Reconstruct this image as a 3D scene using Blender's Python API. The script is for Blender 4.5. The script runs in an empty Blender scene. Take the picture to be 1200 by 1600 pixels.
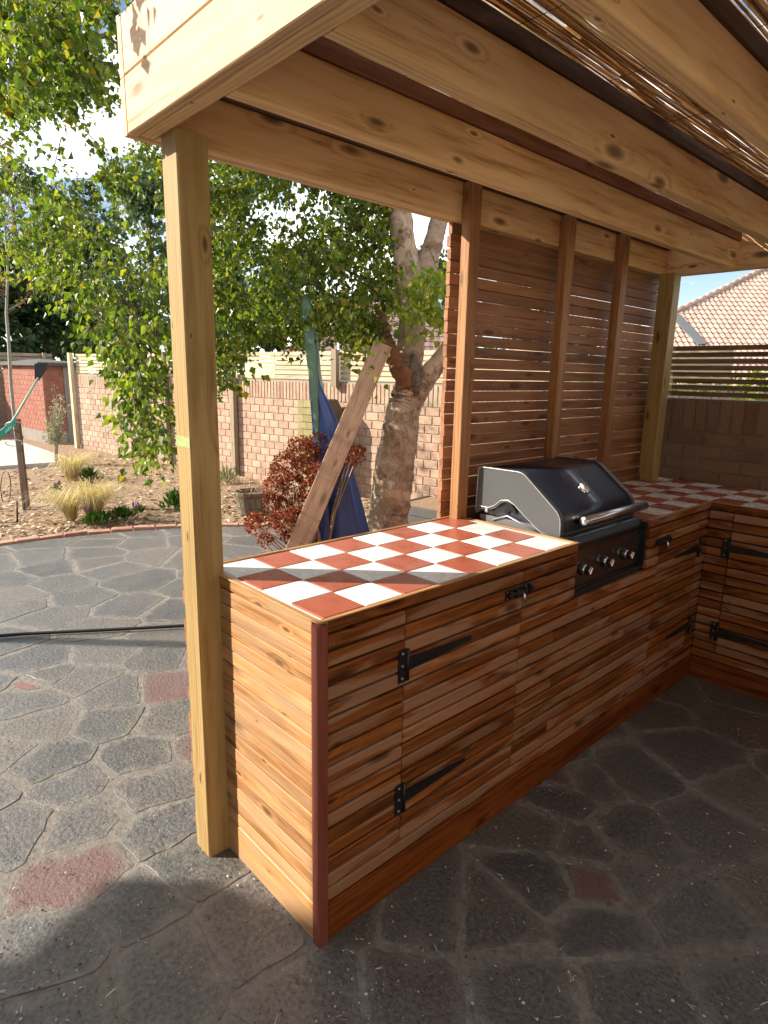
import bpy, math, random
from mathutils import Vector, Matrix, noise as mnoise
PI = math.pi
RX = lambda a: math.radians(a)
sc = bpy.context.scene
col = sc.collection
# ------------------------------------------------------------------ camera
cam_d = bpy.data.cameras.new('camera')
cam = bpy.data.objects.new('camera', cam_d); col.objects.link(cam)
CAM = Vector((1.2252, -0.91465, 1.64057))
F_PX, PITCH, YAW, ROLL = 978.746, 0.21502, 0.82183, 0.01965
fw = Vector((-math.sin(YAW)*math.cos(PITCH), math.cos(YAW)*math.cos(PITCH), -math.sin(PITCH)))
r0 = Vector((math.cos(YAW), math.sin(YAW), 0)); u0 = r0.cross(fw)
rv = r0*math.cos(ROLL)+u0*math.sin(ROLL); uv_ = -r0*math.sin(ROLL)+u0*math.cos(ROLL)
cam.matrix_world = Matrix(((rv.x, uv_.x, -fw.x, CAM.x), (rv.y, uv_.y, -fw.y, CAM.y), (rv.z, uv_.z, -fw.z, CAM.z), (0, 0, 0, 1)))
cam_d.sensor_fit = 'VERTICAL'; cam_d.sensor_height = 36.0; cam_d.lens = 36.0*F_PX/1600.0
cam_d.clip_start = 0.02; cam_d.clip_end = 2000
sc.camera = cam
def at(u, v, d):                      # a point of the place at depth d (metres) along the view
    return CAM + d*(fw + rv*((u-600)/F_PX) - uv_*((v-800)/F_PX))
def on_ground(u, v, z=0.0):
    d = fw + rv*((u-600)/F_PX) - uv_*((v-800)/F_PX)
    return CAM + d*((z-CAM.z)/d.z)
# ------------------------------------------------------------------ light
SUN_AZ = Vector((-0.693, -0.722)); SUN_EL = 29.0
world = bpy.data.worlds.new('World'); sc.world = world; world.use_nodes = True
wn = world.node_tree; wn.nodes.clear()
wo = wn.nodes.new('ShaderNodeOutputWorld')
bg = wn.nodes.new('ShaderNodeBackground'); bg.inputs[1].default_value = 0.065
sky = wn.nodes.new('ShaderNodeTexSky'); sky.sky_type = 'NISHITA'; sky.sun_disc = False
sky.sun_elevation = RX(SUN_EL); sky.sun_rotation = math.atan2(SUN_AZ.x, SUN_AZ.y) % (2*PI)
sky.altitude = 2500; sky.air_density = 1.0; sky.dust_density = 0.0; sky.ozone_density = 1.5
bgc = wn.nodes.new('ShaderNodeBackground'); bgc.inputs[0].default_value = (1, 0.98, 0.96, 1); bgc.inputs[1].default_value = 0.92
tc = wn.nodes.new('ShaderNodeTexCoord'); mp = wn.nodes.new('ShaderNodeMapping'); mp.inputs['Scale'].default_value = (1.6, 1.6, 4.0); mp.inputs['Location'].default_value = (5.1, 3.3, 0.9)
cn = wn.nodes.new('ShaderNodeTexNoise'); cn.inputs['Scale'].default_value = 1.7; cn.inputs['Detail'].default_value = 7; cn.inputs['Roughness'].default_value = 0.55
cr = wn.nodes.new('ShaderNodeValToRGB'); cr.color_ramp.elements[0].position = 0.46; cr.color_ramp.elements[1].position = 0.60
cr.color_ramp.elements[1].color = (0.85, 0.85, 0.85, 1)
mxs = wn.nodes.new('ShaderNodeMixShader')
wn.links.new(tc.outputs['Generated'], mp.inputs['Vector']); wn.links.new(mp.outputs[0], cn.inputs['Vector'])
wn.links.new(cn.outputs['Fac'], cr.inputs['Fac']); wn.links.new(cr.outputs['Color'], mxs.inputs[0])
wt = wn.nodes.new('ShaderNodeVectorMath'); wt.operation = 'MULTIPLY'; wt.inputs[1].default_value = (1.12, 1.0, 0.86)
wn.links.new(sky.outputs[0], wt.inputs[0]); wn.links.new(wt.outputs[0], bg.inputs[0]); wn.links.new(bg.outputs[0], mxs.inputs[1]); wn.links.new(bgc.outputs[0], mxs.inputs[2])
wn.links.new(mxs.outputs[0], wo.inputs['Surface'])
sun_d = bpy.data.lights.new('sun', 'SUN'); sun_d.energy = 3.3; sun_d.angle = RX(0.53); sun_d.color = (1.0, 0.90, 0.76)
sun = bpy.data.objects.new('sun', sun_d); col.objects.link(sun)
to_sun = Vector((SUN_AZ.x*math.cos(RX(SUN_EL)), SUN_AZ.y*math.cos(RX(SUN_EL)), math.sin(RX(SUN_EL))))
sun.rotation_euler = to_sun.to_track_quat('Z', 'Y').to_euler(); sun.location = (-6, -8, 12)
sc.view_settings.view_transform = 'Standard'; sc.view_settings.look = 'None'; sc.view_settings.gamma = 1
sc.view_settings.use_curve_mapping = False; sc.view_settings.exposure = 1.75
sc.cycles.max_bounces = 8; sc.cycles.diffuse_bounces = 5; sc.cycles.transparent_max_bounces = 8
# ------------------------------------------------------------------ object helpers
def tag(o, label=None, cat=None, group=None, kind=None):
    if label: o['label'] = label
    if cat: o['category'] = cat
    if group: o['group'] = group
    if kind: o['kind'] = kind
    return o
def thing(name, label, cat, loc=(0, 0, 0), group=None):
    o = bpy.data.objects.new(name, None); col.objects.link(o); o.location = loc; o.empty_display_size = 0.1
    return tag(o, label, cat, group)
class MB:
    """collects shapes into one mesh; gc = grain coordinate, rnd = tint number per piece"""
    def __init__(s): s.v = []; s.f = []; s.g = []; s.r = []; s.sm = []; s.mi = []
    def add(s, vs, fs, gc=None, rnd=0.0, smooth=False, mi=0):
        b = len(s.v); s.v += [tuple(p) for p in vs]
        s.g += [tuple(p) for p in (gc or vs)]; s.r += [rnd]*len(vs)
        for f in fs: s.f.append(tuple(b+i for i in f)); s.sm.append(smooth); s.mi.append(mi)
    def mesh(s, name, mats, off=(0, 0, 0)):
        me = bpy.data.meshes.new(name); ox, oy, oz = off
        me.from_pydata([(x-ox, y-oy, z-oz) for x, y, z in s.v], [], s.f)
        me.polygons.foreach_set('use_smooth', s.sm)
        if not isinstance(mats, (list, tuple)): mats = [mats]
        for m in mats: me.materials.append(m)
        if any(s.mi): me.polygons.foreach_set('material_index', s.mi)
        a = me.attributes.new('gc', 'FLOAT_VECTOR', 'POINT'); a.data.foreach_set('vector', [c for p in s.g for c in p])
        a = me.attributes.new('rnd', 'FLOAT', 'POINT'); a.data.foreach_set('value', s.r)
        return me
    def build(s, name, mats, parent=None, kind=None, origin=None):
        """vertices are in world metres; the object sits at `origin` (parent offset removed)"""
        wp = Vector((0, 0, 0)); p = parent
        while p is not None: wp += p.location; p = p.parent
        og = Vector(origin) if origin is not None else (wp if parent is not None else Vector((0, 0, 0)))
        o = bpy.data.objects.new(name, s.mesh(name, mats, og)); col.objects.link(o)
        o.location = og - wp
        if parent is not None: o.parent = parent
        if kind: o['kind'] = kind
        return o
def place(name, me, parent, loc, rot=None, scale=None):
    o = bpy.data.objects.new(name, me); col.objects.link(o)
    wp = Vector((0, 0, 0)); p = parent
    while p is not None: wp += p.location; p = p.parent
    o.location = Vector(loc)-wp
    if rot is not None: o.rotation_euler = rot
    if scale is not None: o.scale = scale
    if parent is not None: o.parent = parent
    return o
BR = random.Random(5)
def board(mb, p0, p1, side, w, h, ch=0.002, mi=0, rnd=None, bow=0.0):
    """timber from p0 to p1 (centre line); `side` = direction of the width w; height h along the third axis"""
    p0 = Vector(p0); p1 = Vector(p1); L = p1-p0; ln = L.length; a = L.normalized()
    s = Vector(side); s = (s - a*s.dot(a)).normalized(); t = a.cross(s)
    hw, hh = w/2, h/2; c = min(ch, hw*0.45, hh*0.45)
    sec = [(-hw+c, -hh), (hw-c, -hh), (hw, -hh+c), (hw, hh-c), (hw-c, hh), (-hw+c, hh), (-hw, hh-c), (-hw, -hh+c)]
    off = Vector((BR.uniform(0, 60), BR.uniform(0, 60), BR.uniform(0, 60)))
    vs = []; gs = []
    for k, p in ((0, p0), (1, p1)):
        for x, y in sec:
            vs.append(p + s*x + t*y); gs.append(off + Vector((k*ln, x, y)))
    fs = [(i, (i+1) % 8, 8+(i+1) % 8, 8+i) for i in range(8)] + [tuple(range(7, -1, -1)), tuple(range(8, 16))]
    mb.add(vs, fs, gs, BR.random() if rnd is None else rnd, False, mi)
def box(mb, x0, x1, y0, y1, z0, z1, rnd=0.0, mi=0, gc=None):
    vs = [(x, y, z) for z in (z0, z1) for y in (y0, y1) for x in (x0, x1)]
    mb.add(vs, [(0, 2, 3, 1), (4, 5, 7, 6), (0, 1, 5, 4), (2, 6, 7, 3), (0, 4, 6, 2), (1, 3, 7, 5)], gc, rnd, False, mi)
def abox(mb, lo, hi, ax='x', ch=0.002, **k):
    """axis aligned chamfered board, grain along ax"""
    x0, y0, z0 = lo; x1, y1, z1 = hi; cx, cy, cz = (x0+x1)/2, (y0+y1)/2, (z0+z1)/2
    if ax == 'x': board(mb, (x0, cy, cz), (x1, cy, cz), (0, 1, 0), y1-y0, z1-z0, ch, **k)
    elif ax == 'y': board(mb, (cx, y0, cz), (cx, y1, cz), (-1, 0, 0), x1-x0, z1-z0, ch, **k)
    else: board(mb, (cx, cy, z0), (cx, cy, z1), (1, 0, 0), x1-x0, y1-y0, ch, **k)
def tube(mb, pts, rad, n=8, rnd=0.0, smooth=True, cap=True, mi=0):
    pts = [Vector(p) for p in pts]; N = len(pts)
    rs = rad if isinstance(rad, (list, tuple)) else [rad]*N
    vs = []; fs = []; gs = []; ref = Vector((0.13, 0.31, 0.94)); ln = 0
    for i, p in enumerate(pts):
        d = (pts[min(i+1, N-1)]-pts[max(i-1, 0)]).normalized()
        a = d.cross(ref); a = a.normalized() if a.length > 1e-3 else d.orthogonal().normalized(); b = d.cross(a)
        if i: ln += (p-pts[i-1]).length
        for k in range(n):
            th = 2*PI*k/n; q = a*math.cos(th)*rs[i]+b*math.sin(th)*rs[i]
            vs.append(p+q); gs.append((ln+rnd*31, q.x+rnd*7, q.y+q.z))
    for i in range(N-1):
        for k in range(n):
            fs.append((i*n+k, i*n+(k+1) % n, (i+1)*n+(k+1) % n, (i+1)*n+k))
    if cap: fs += [tuple(range(n-1, -1, -1)), tuple(range((N-1)*n, N*n))]
    mb.add(vs, fs, gs, rnd, smooth, mi)
def lathe(mb, c, axis, prof, n=20, rnd=0.0, smooth=True, mi=0):
    """prof = [(distance along axis, radius)]"""
    c = Vector(c); ax = Vector(axis).normalized(); a = ax.orthogonal().normalized(); b = ax.cross(a)
    vs = []; fs = []
    for d, r in prof:
        for k in range(n):
            th = 2*PI*k/n; vs.append(c+ax*d+a*(r*math.cos(th))+b*(r*math.sin(th)))
    for i in range(len(prof)-1):
        for k in range(n): fs.append((i*n+k, i*n+(k+1) % n, (i+1)*n+(k+1) % n, (i+1)*n+k))
    fs += [tuple(range(n-1, -1, -1)), tuple(range((len(prof)-1)*n, len(prof)*n))]
    mb.add(vs, fs, None, rnd, smooth, mi)
def extrude(mb, poly, axis, d0, d1, rnd=0.0, smooth=False, mi=0):
    """poly in the two other axes (cyclic order), pushed along axis from d0 to d1"""
    def P(a, b, d): return {'x': (d, a, b), 'y': (a, d, b), 'z': (a, b, d)}[axis]
    n = len(poly); vs = [P(a, b, d0) for a, b in poly]+[P(a, b, d1) for a, b in poly]
    area = sum(poly[i][0]*poly[(i+1) % n][1]-poly[(i+1) % n][0]*poly[i][1] for i in range(n))
    flip = (area > 0) == (axis != 'y')
    fs = [(i, (i+1) % n, n+(i+1) % n, n+i) for i in range(n)]+[tuple(range(n-1, -1, -1)), tuple(range(n, 2*n))]
    if not flip: fs = [tuple(reversed(f)) for f in fs]
    if d1 < d0: fs = [tuple(reversed(f)) for f in fs]
    mb.add(vs, fs, None, rnd, smooth, mi)
# ------------------------------------------------------------------ materials
class NT:
    def __init__(s, name):
        s.m = bpy.data.materials.new(name); s.m.use_nodes = True; s.t = s.m.node_tree; s.t.nodes.clear()
        s.out = s.n('ShaderNodeOutputMaterial'); s.b = s.n('ShaderNodeBsdfPrincipled'); s.l(s.b.outputs[0], s.out.inputs[0])
    def n(s, t, **k):
        x = s.t.nodes.new(t)
        for a, v in k.items(): setattr(x, a, v)
        return x
    def l(s, a, b): s.t.links.new(a, b)
    def set(s, x, **k):
        for a, v in k.items(): x.inputs[a.replace('_', ' ')].default_value = v
        return x
    def math(s, op, a, b=None, clamp=False):
        x = s.n('ShaderNodeMath', operation=op, use_clamp=clamp)
        for i, v in ((0, a), (1, b)):
            if v is None: continue
            if isinstance(v, (int, float)): x.inputs[i].default_value = v
            else: s.l(v, x.inputs[i])
        return x.outputs[0]
    def ramp(s, f, stops):
        x = s.n('ShaderNodeValToRGB'); e = x.color_ramp.elements
        while len(e) < len(stops): e.new(0.5)
        for i, (p, c) in enumerate(stops):
            e[i].position = p; e[i].color = c if len(c) == 4 else (*c, 1)
        s.l(f, x.inputs[0]); return x.outputs[0]
    def mix(s, f, a, b, mode='MIX'):
        x = s.n('ShaderNodeMix', data_type='RGBA', blend_type=mode)
        if isinstance(f, (int, float)): x.inputs[0].default_value = f
        else: s.l(f, x.inputs[0])
        for i, v in ((6, a), (7, b)):
            if isinstance(v, tuple): x.inputs[i].default_value = v if len(v) == 4 else (*v, 1)
            else: s.l(v, x.inputs[i])
        return x.outputs[2]
    def noise(s, vec, scale, detail=4, rough=0.5, dist=0.0):
        x = s.n('ShaderNodeTexNoise'); x.inputs['Scale'].default_value = scale; x.inputs['Detail'].default_value = detail
        x.inputs['Roughness'].default_value = rough; x.inputs['Distortion'].default_value = dist
        if vec is not None: s.l(vec, x.inputs['Vector'])
        return x.outputs['Fac']
    def mapv(s, vec, sc_):
        x = s.n('ShaderNodeVectorMath', operation='MULTIPLY'); s.l(vec, x.inputs[0]); x.inputs[1].default_value = sc_; return x.outputs[0]
    def attr(s, name): return s.n('ShaderNodeAttribute', attribute_name=name)
    def rnd(s):
        a = s.attr('rnd').outputs['Fac']; o = s.n('ShaderNodeObjectInfo').outputs['Random']
        return s.math('FRACT', s.math('ADD', a, o))
    def gcoord(s):
        a = s.attr('gc').outputs['Vector']; o = s.n('ShaderNodeObjectInfo').outputs['Random']
        x = s.n('ShaderNodeVectorMath', operation='ADD'); c = s.n('ShaderNodeCombineXYZ')
        s.l(s.math('MULTIPLY', o, 41.0), c.inputs[0]); s.l(s.math('MULTIPLY', o, 23.0), c.inputs[1])
        s.l(a, x.inputs[0]); s.l(c.outputs[0], x.inputs[1]); return x.outputs[0]
    def bump(s, h, strength=0.3, dist=0.002):
        x = s.n('ShaderNodeBump'); x.inputs['Strength'].default_value = strength; x.inputs['Distance'].default_value = dist
        s.l(h, x.inputs['Height']); s.l(x.outputs[0], s.b.inputs['Normal'])
    def base(s, c):
        if isinstance(c, tuple): s.b.inputs['Base Color'].default_value = (*c, 1)
        else: s.l(c, s.b.inputs['Base Color'])
def wood(name, dark, mid, light, rough=0.6, knots=1.0, bleach=None, bleach_amt=0.5, var=0.25, tint=None, tint_amt=0.0, grain=1.0, spec=0.3, dirt=0.0):
    t = NT(name); g = t.gcoord()
    warp = t.n('ShaderNodeVectorMath', operation='ADD'); t.l(g, warp.inputs[0])
    wnz = t.n('ShaderNodeTexNoise'); wnz.inputs['Scale'].default_value = 2.2; wnz.inputs['Detail'].default_value = 2; t.l(g, wnz.inputs['Vector'])
    wm = t.n('ShaderNodeVectorMath', operation='SCALE'); wm.inputs['Scale'].default_value = 0.02; t.l(wnz.outputs['Color'], wm.inputs[0]); t.l(wm.outputs[0], warp.inputs[1])
    w = warp.outputs[0]
    # knots: sparse cells stretched along the board
    vo = t.n('ShaderNodeTexVoronoi', voronoi_dimensions='2D'); vo.inputs['Scale'].default_value = 1.0; sw = t.n('ShaderNodeSeparateXYZ'); t.l(w, sw.inputs[0])
    kv = t.n('ShaderNodeCombineXYZ'); t.l(t.math('MULTIPLY', sw.outputs[0], 3.4), kv.inputs[0]); t.l(t.math('MULTIPLY', t.math('ADD', sw.outputs[1], sw.outputs[2]), 10.0), kv.inputs[1]); t.l(kv.outputs[0], vo.inputs['Vector'])
    vsep = t.n('ShaderNodeSeparateColor'); t.l(vo.outputs['Color'], vsep.inputs[0])
    kd = t.math('DIVIDE', vo.outputs['Distance'], t.math('ADD', t.math('MULTIPLY', t.math('POWER', vsep.outputs[1], 2.0), 1.5), 0.25))
    sel = t.math('GREATER_THAN', vsep.outputs[0], 0.5)
    knot = t.math('MULTIPLY', t.ramp(kd, [(0.05, (1, 1, 1)), (0.10, (0.55, 0.55, 0.55)), (0.15, (0, 0, 0))]), sel)
    halo = t.math('MULTIPLY', t.ramp(kd, [(0.05, (1, 1, 1)), (0.30, (0, 0, 0))]), sel)
    # growth rings as stretched distorted bands
    gx = t.mapv(w, (1.3, 26.0, 26.0))
    gr = t.noise(gx, 1.6, 5, 0.62, 0.25)
    fine = t.noise(t.mapv(g, (9.0, 240.0, 240.0)), 1.0, 3, 0.6)
    ring = t.n('ShaderNodeTexWave', wave_type='BANDS', bands_direction='Y'); ring.inputs['Scale'].default_value = 1.0
    ring.inputs['Distortion'].default_value = 7.0; ring.inputs['Detail'].default_value = 3; ring.inputs['Detail Scale'].default_value = 0.8
    rv_ = t.n('ShaderNodeVectorMath', operation='ADD'); t.l(t.mapv(w, (1.1, 22.0, 22.0)), rv_.inputs[0])
    hc = t.n('ShaderNodeCombineXYZ'); t.l(t.math('MULTIPLY', halo, 0.4), hc.inputs[1]); t.l(hc.outputs[0], rv_.inputs[1]); t.l(rv_.outputs[0], ring.inputs['Vector'])
    f = t.math('ADD', t.math('MULTIPLY', gr, 0.72), t.math('MULTIPLY', t.math('ADD', ring.outputs['Fac'], 0.35), 0.17*grain))
    f = t.math('ADD', f, t.math('MULTIPLY', t.math('SUBTRACT', fine, 0.3), 0.30))
    c = t.ramp(f, [(0.36, dark), (0.52, mid), (0.72, light)])
    r = t.rnd()
    if bleach:
        b1 = t.noise(t.mapv(g, (2.0, 13.0, 13.0)), 1.0, 3, 0.45, 0.5)
        bf = t.ramp(t.math('ADD', b1, t.math('MULTIPLY', t.math('SUBTRACT', r, 0.5), 0.16)), [(0.50, (0, 0, 0)), (0.56, (1, 1, 1))])
        c = t.mix(t.math('MULTIPLY', bf, bleach_amt), c, t.mix(t.math('MULTIPLY', f, 0.8), bleach, tuple(x*0.55 for x in bleach)))
    if tint: c = t.mix(t.math('MULTIPLY', t.noise(t.mapv(g, (0.9, 6, 6)), 1.0, 3), tint_amt), c, tint)
    v = t.math('ADD', t.math('MULTIPLY', t.math('SUBTRACT', r, 0.5), var*1.6), 1.0)
    low = t.math('ADD', t.math('MULTIPLY', t.noise(t.mapv(g, (1.0, 3, 3)), 1.3, 3), 0.36), 0.82)
    x = t.n('ShaderNodeVectorMath', operation='SCALE'); t.l(c, x.inputs[0]); t.l(t.math('MULTIPLY', v, low), x.inputs['Scale']); c = x.outputs[0]
    c = t.mix(t.math('MULTIPLY', knot, 0.85*knots), c, tuple(x*0.28 for x in dark))
    # thin checks
    ck = t.ramp(t.noise(t.mapv(g, (2.0, 60, 60)), 1.0, 1, 0.4), [(0.20, (1, 1, 1)), (0.235, (0, 0, 0))])
    c = t.mix(t.math('MULTIPLY', ck, 0.55), c, tuple(x*0.4 for x in dark))
    if dirt: c = t.mix(t.math('MULTIPLY', t.ramp(t.noise(t.mapv(g, (7, 40, 40)), 1.0, 4, 0.7), [(0.55, (0, 0, 0)), (0.75, (1, 1, 1))]), dirt), c, (0.05, 0.045, 0.04))
    t.base(c); t.b.inputs['Roughness'].default_value = rough; t.b.inputs['Specular IOR Level'].default_value = spec
    t.l(t.math('ADD', t.math('MULTIPLY', f, 0.25), rough-0.1), t.b.inputs['Roughness'])
    t.bump(t.math('ADD', t.math('MULTIPLY', f, 1.0), t.math('MULTIPLY', fine, 0.8)), 0.5, 0.002)
    return t.m
def plain(name, c, rough=0.5, metal=0.0, spec=0.5, nscale=None, namt=0.15, bump=0.0, bscale=80, coat=0.0, var=0.0):
    t = NT(name); cc = c
    if nscale or var:
        g = t.n('ShaderNodeTexCoord').outputs['Object']
        n = t.noise(g, nscale or 5.0, 5, 0.6)
        f = t.math('ADD', t.math('MULTIPLY', n, 2*namt), 1-namt)
        if var: f = t.math('MULTIPLY', f, t.math('ADD', t.math('MULTIPLY', t.rnd(), 2*var), 1-var))
        x = t.n('ShaderNodeVectorMath', operation='SCALE'); x.inputs[0].default_value = c; t.l(f, x.inputs['Scale']); cc = x.outputs[0]
    t.base(cc); t.b.inputs['Roughness'].default_value = rough; t.b.inputs['Metallic'].default_value = metal
    t.b.inputs['Specular IOR Level'].default_value = spec; t.b.inputs['Coat Weight'].default_value = coat
    if bump:
        g = t.n('ShaderNodeTexCoord').outputs['Object']; t.bump(t.noise(g, bscale, 5, 0.65), bump, 0.004)
    return t.m
M = {}
M['pine'] = wood('pine', (0.46, 0.255, 0.10), (0.73, 0.475, 0.23), (0.82, 0.58, 0.32), knots=1.0, var=0.12, grain=1.2)
M['fascia'] = wood('fascia', (0.38, 0.21, 0.10), (0.57, 0.36, 0.19), (0.67, 0.46, 0.275), knots=0.9, var=0.10, grain=1.4)
M['post'] = wood('post', (0.20, 0.115, 0.034), (0.33, 0.205, 0.075), (0.42, 0.285, 0.12), knots=1.0, var=0.05, tint=(0.20, 0.155, 0.05), tint_amt=0.5, grain=1.3)
M['cedar'] = wood('cedar', (0.075, 0.020, 0.005), (0.215, 0.066, 0.014), (0.35, 0.125, 0.032), knots=0.9, bleach=(0.48, 0.29, 0.19), bleach_amt=0.5, var=0.26, rough=0.5, spec=0.2, grain=.7)  # same wood as the end face; the front's shade is put into this darker colour
M['cedar_end'] = wood('cedar_end', (0.22, 0.095, 0.03), (0.40, 0.20, 0.075), (0.53, 0.31, 0.135), knots=0.9, bleach=(0.40, 0.27, 0.17), bleach_amt=0.4, var=0.2, rough=0.5, spec=0.4, grain=.7)  # same wood again, coloured paler for the sunlit end face
M['base_board'] = wood('base_board', (0.085, 0.020, 0.004), (0.19, 0.050, 0.009), (0.28, 0.088, 0.018), knots=1.0, var=0.08, rough=0.6, spec=.12, grain=.6)
M['trim'] = wood('trim', (0.15, 0.036, 0.022), (0.20, 0.055, 0.036), (0.25, 0.078, 0.052), knots=0.0, var=0.05, rough=0.55, grain=0.5)
M['stud'] = wood('stud', (0.20, 0.085, 0.032), (0.33, 0.155, 0.062), (0.43, 0.23, 0.10), knots=0.7, var=0.08, grain=.7)
M['slat'] = wood('slat', (0.17, 0.070, 0.030), (0.28, 0.125, 0.058), (0.37, 0.18, 0.09), knots=0.8, var=0.22, grain=.8)
M['batten'] = wood('batten', (0.07, 0.04, 0.03), (0.12, 0.07, 0.055), (0.17, 0.11, 0.09), knots=0.5, var=0.2)
M['redbatten'] = wood('redbatten', (0.16, 0.065, 0.035), (0.25, 0.11, 0.06), (0.32, 0.16, 0.09), knots=0.7, var=0.12)
M['fence'] = wood('fence', (0.34, 0.26, 0.15), (0.50, 0.40, 0.25), (0.60, 0.50, 0.34), knots=0.5, var=0.2)
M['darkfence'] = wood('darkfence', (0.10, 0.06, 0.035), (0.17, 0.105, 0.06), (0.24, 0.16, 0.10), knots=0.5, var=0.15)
M['oldpost'] = wood('oldpost', (0.16, 0.12, 0.085), (0.26, 0.20, 0.14), (0.36, 0.29, 0.21), knots=0.6, var=0.2)
M['plank'] = wood('plank', (0.22, 0.125, 0.075), (0.36, 0.225, 0.14), (0.45, 0.30, 0.20), knots=0.7, var=0.05, dirt=0.5, grain=1.3)
M['stake'] = wood('stake', (0.05, 0.03, 0.018), (0.10, 0.06, 0.035), (0.16, 0.10, 0.06), knots=0.4, var=0.2)
M['barrel'] = wood('barrel', (0.07, 0.055, 0.045), (0.14, 0.11, 0.085), (0.22, 0.18, 0.14), knots=0.3, var=0.3, dirt=0.4)
def bricks_mat(name, stops, mottled, stain=0.0):
    t = NT(name); r = t.rnd(); c = t.ramp(r, stops)
    g = t.n('ShaderNodeNewGeometry').outputs['Position']
    n = t.noise(g, 38, 5, 0.7); n2 = t.noise(g, 9, 4, 0.6)
    c = t.mix(t.math('MULTIPLY', t.ramp(n2, [(0.42, (0, 0, 0)), (0.62, (1, 1, 1))]), 0.55), c, mottled)
    c = t.mix(t.math('MULTIPLY', t.ramp(n, [(0.45, (0, 0, 0)), (0.7, (1, 1, 1))]), 0.35), c, (0.14, 0.085, 0.065))
    if stain: c = t.mix(t.math('MULTIPLY', t.ramp(t.noise(g, 1.6, 4, 0.6), [(0.45, (0, 0, 0)), (0.65, (1, 1, 1))]), stain), c, (0.16, 0.13, 0.10))
    t.base(c); t.b.inputs['Roughness'].default_value = 0.88; t.bump(n, 0.5, 0.006); return t.m
M['brick'] = bricks_mat('brick', [(0.0, (0.34, 0.19, 0.125)), (0.3, (0.42, 0.26, 0.18)), (0.55, (0.46, 0.32, 0.22)), (0.8, (0.40, 0.22, 0.16)), (1.0, (0.50, 0.38, 0.27))], (0.48, 0.37, 0.28), 0.3)
M['redbrick'] = bricks_mat('redbrick', [(0.0, (0.24, 0.07, 0.042)), (0.5, (0.31, 0.10, 0.06)), (1.0, (0.27, 0.085, 0.06))], (0.35, 0.14, 0.09), 0.15)
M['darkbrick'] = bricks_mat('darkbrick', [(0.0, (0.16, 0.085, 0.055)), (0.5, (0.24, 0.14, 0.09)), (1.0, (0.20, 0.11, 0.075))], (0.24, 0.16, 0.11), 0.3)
M['mossbrick'] = bricks_mat('mossbrick', [(0.0, (0.26, 0.22, 0.09)), (1.0, (0.34, 0.29, 0.13))], (0.22, 0.21, 0.09), 0.2)
M['edgebrick'] = bricks_mat('edgebrick', [(0.0, (0.36, 0.15, 0.10)), (0.8, (0.46, 0.24, 0.17)), (0.93, (0.42, 0.20, 0.14)), (1.0, (0.52, 0.47, 0.42))], (0.44, 0.28, 0.21), 0.1)
M['mortar'] = plain('mortar', (0.30, 0.25, 0.20), 0.95, nscale=30, bump=0.4, bscale=120)
M['mortar_dark'] = plain('mortar_dark', (0.20, 0.16, 0.13), 0.95, nscale=30, bump=0.4, bscale=120)
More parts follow.
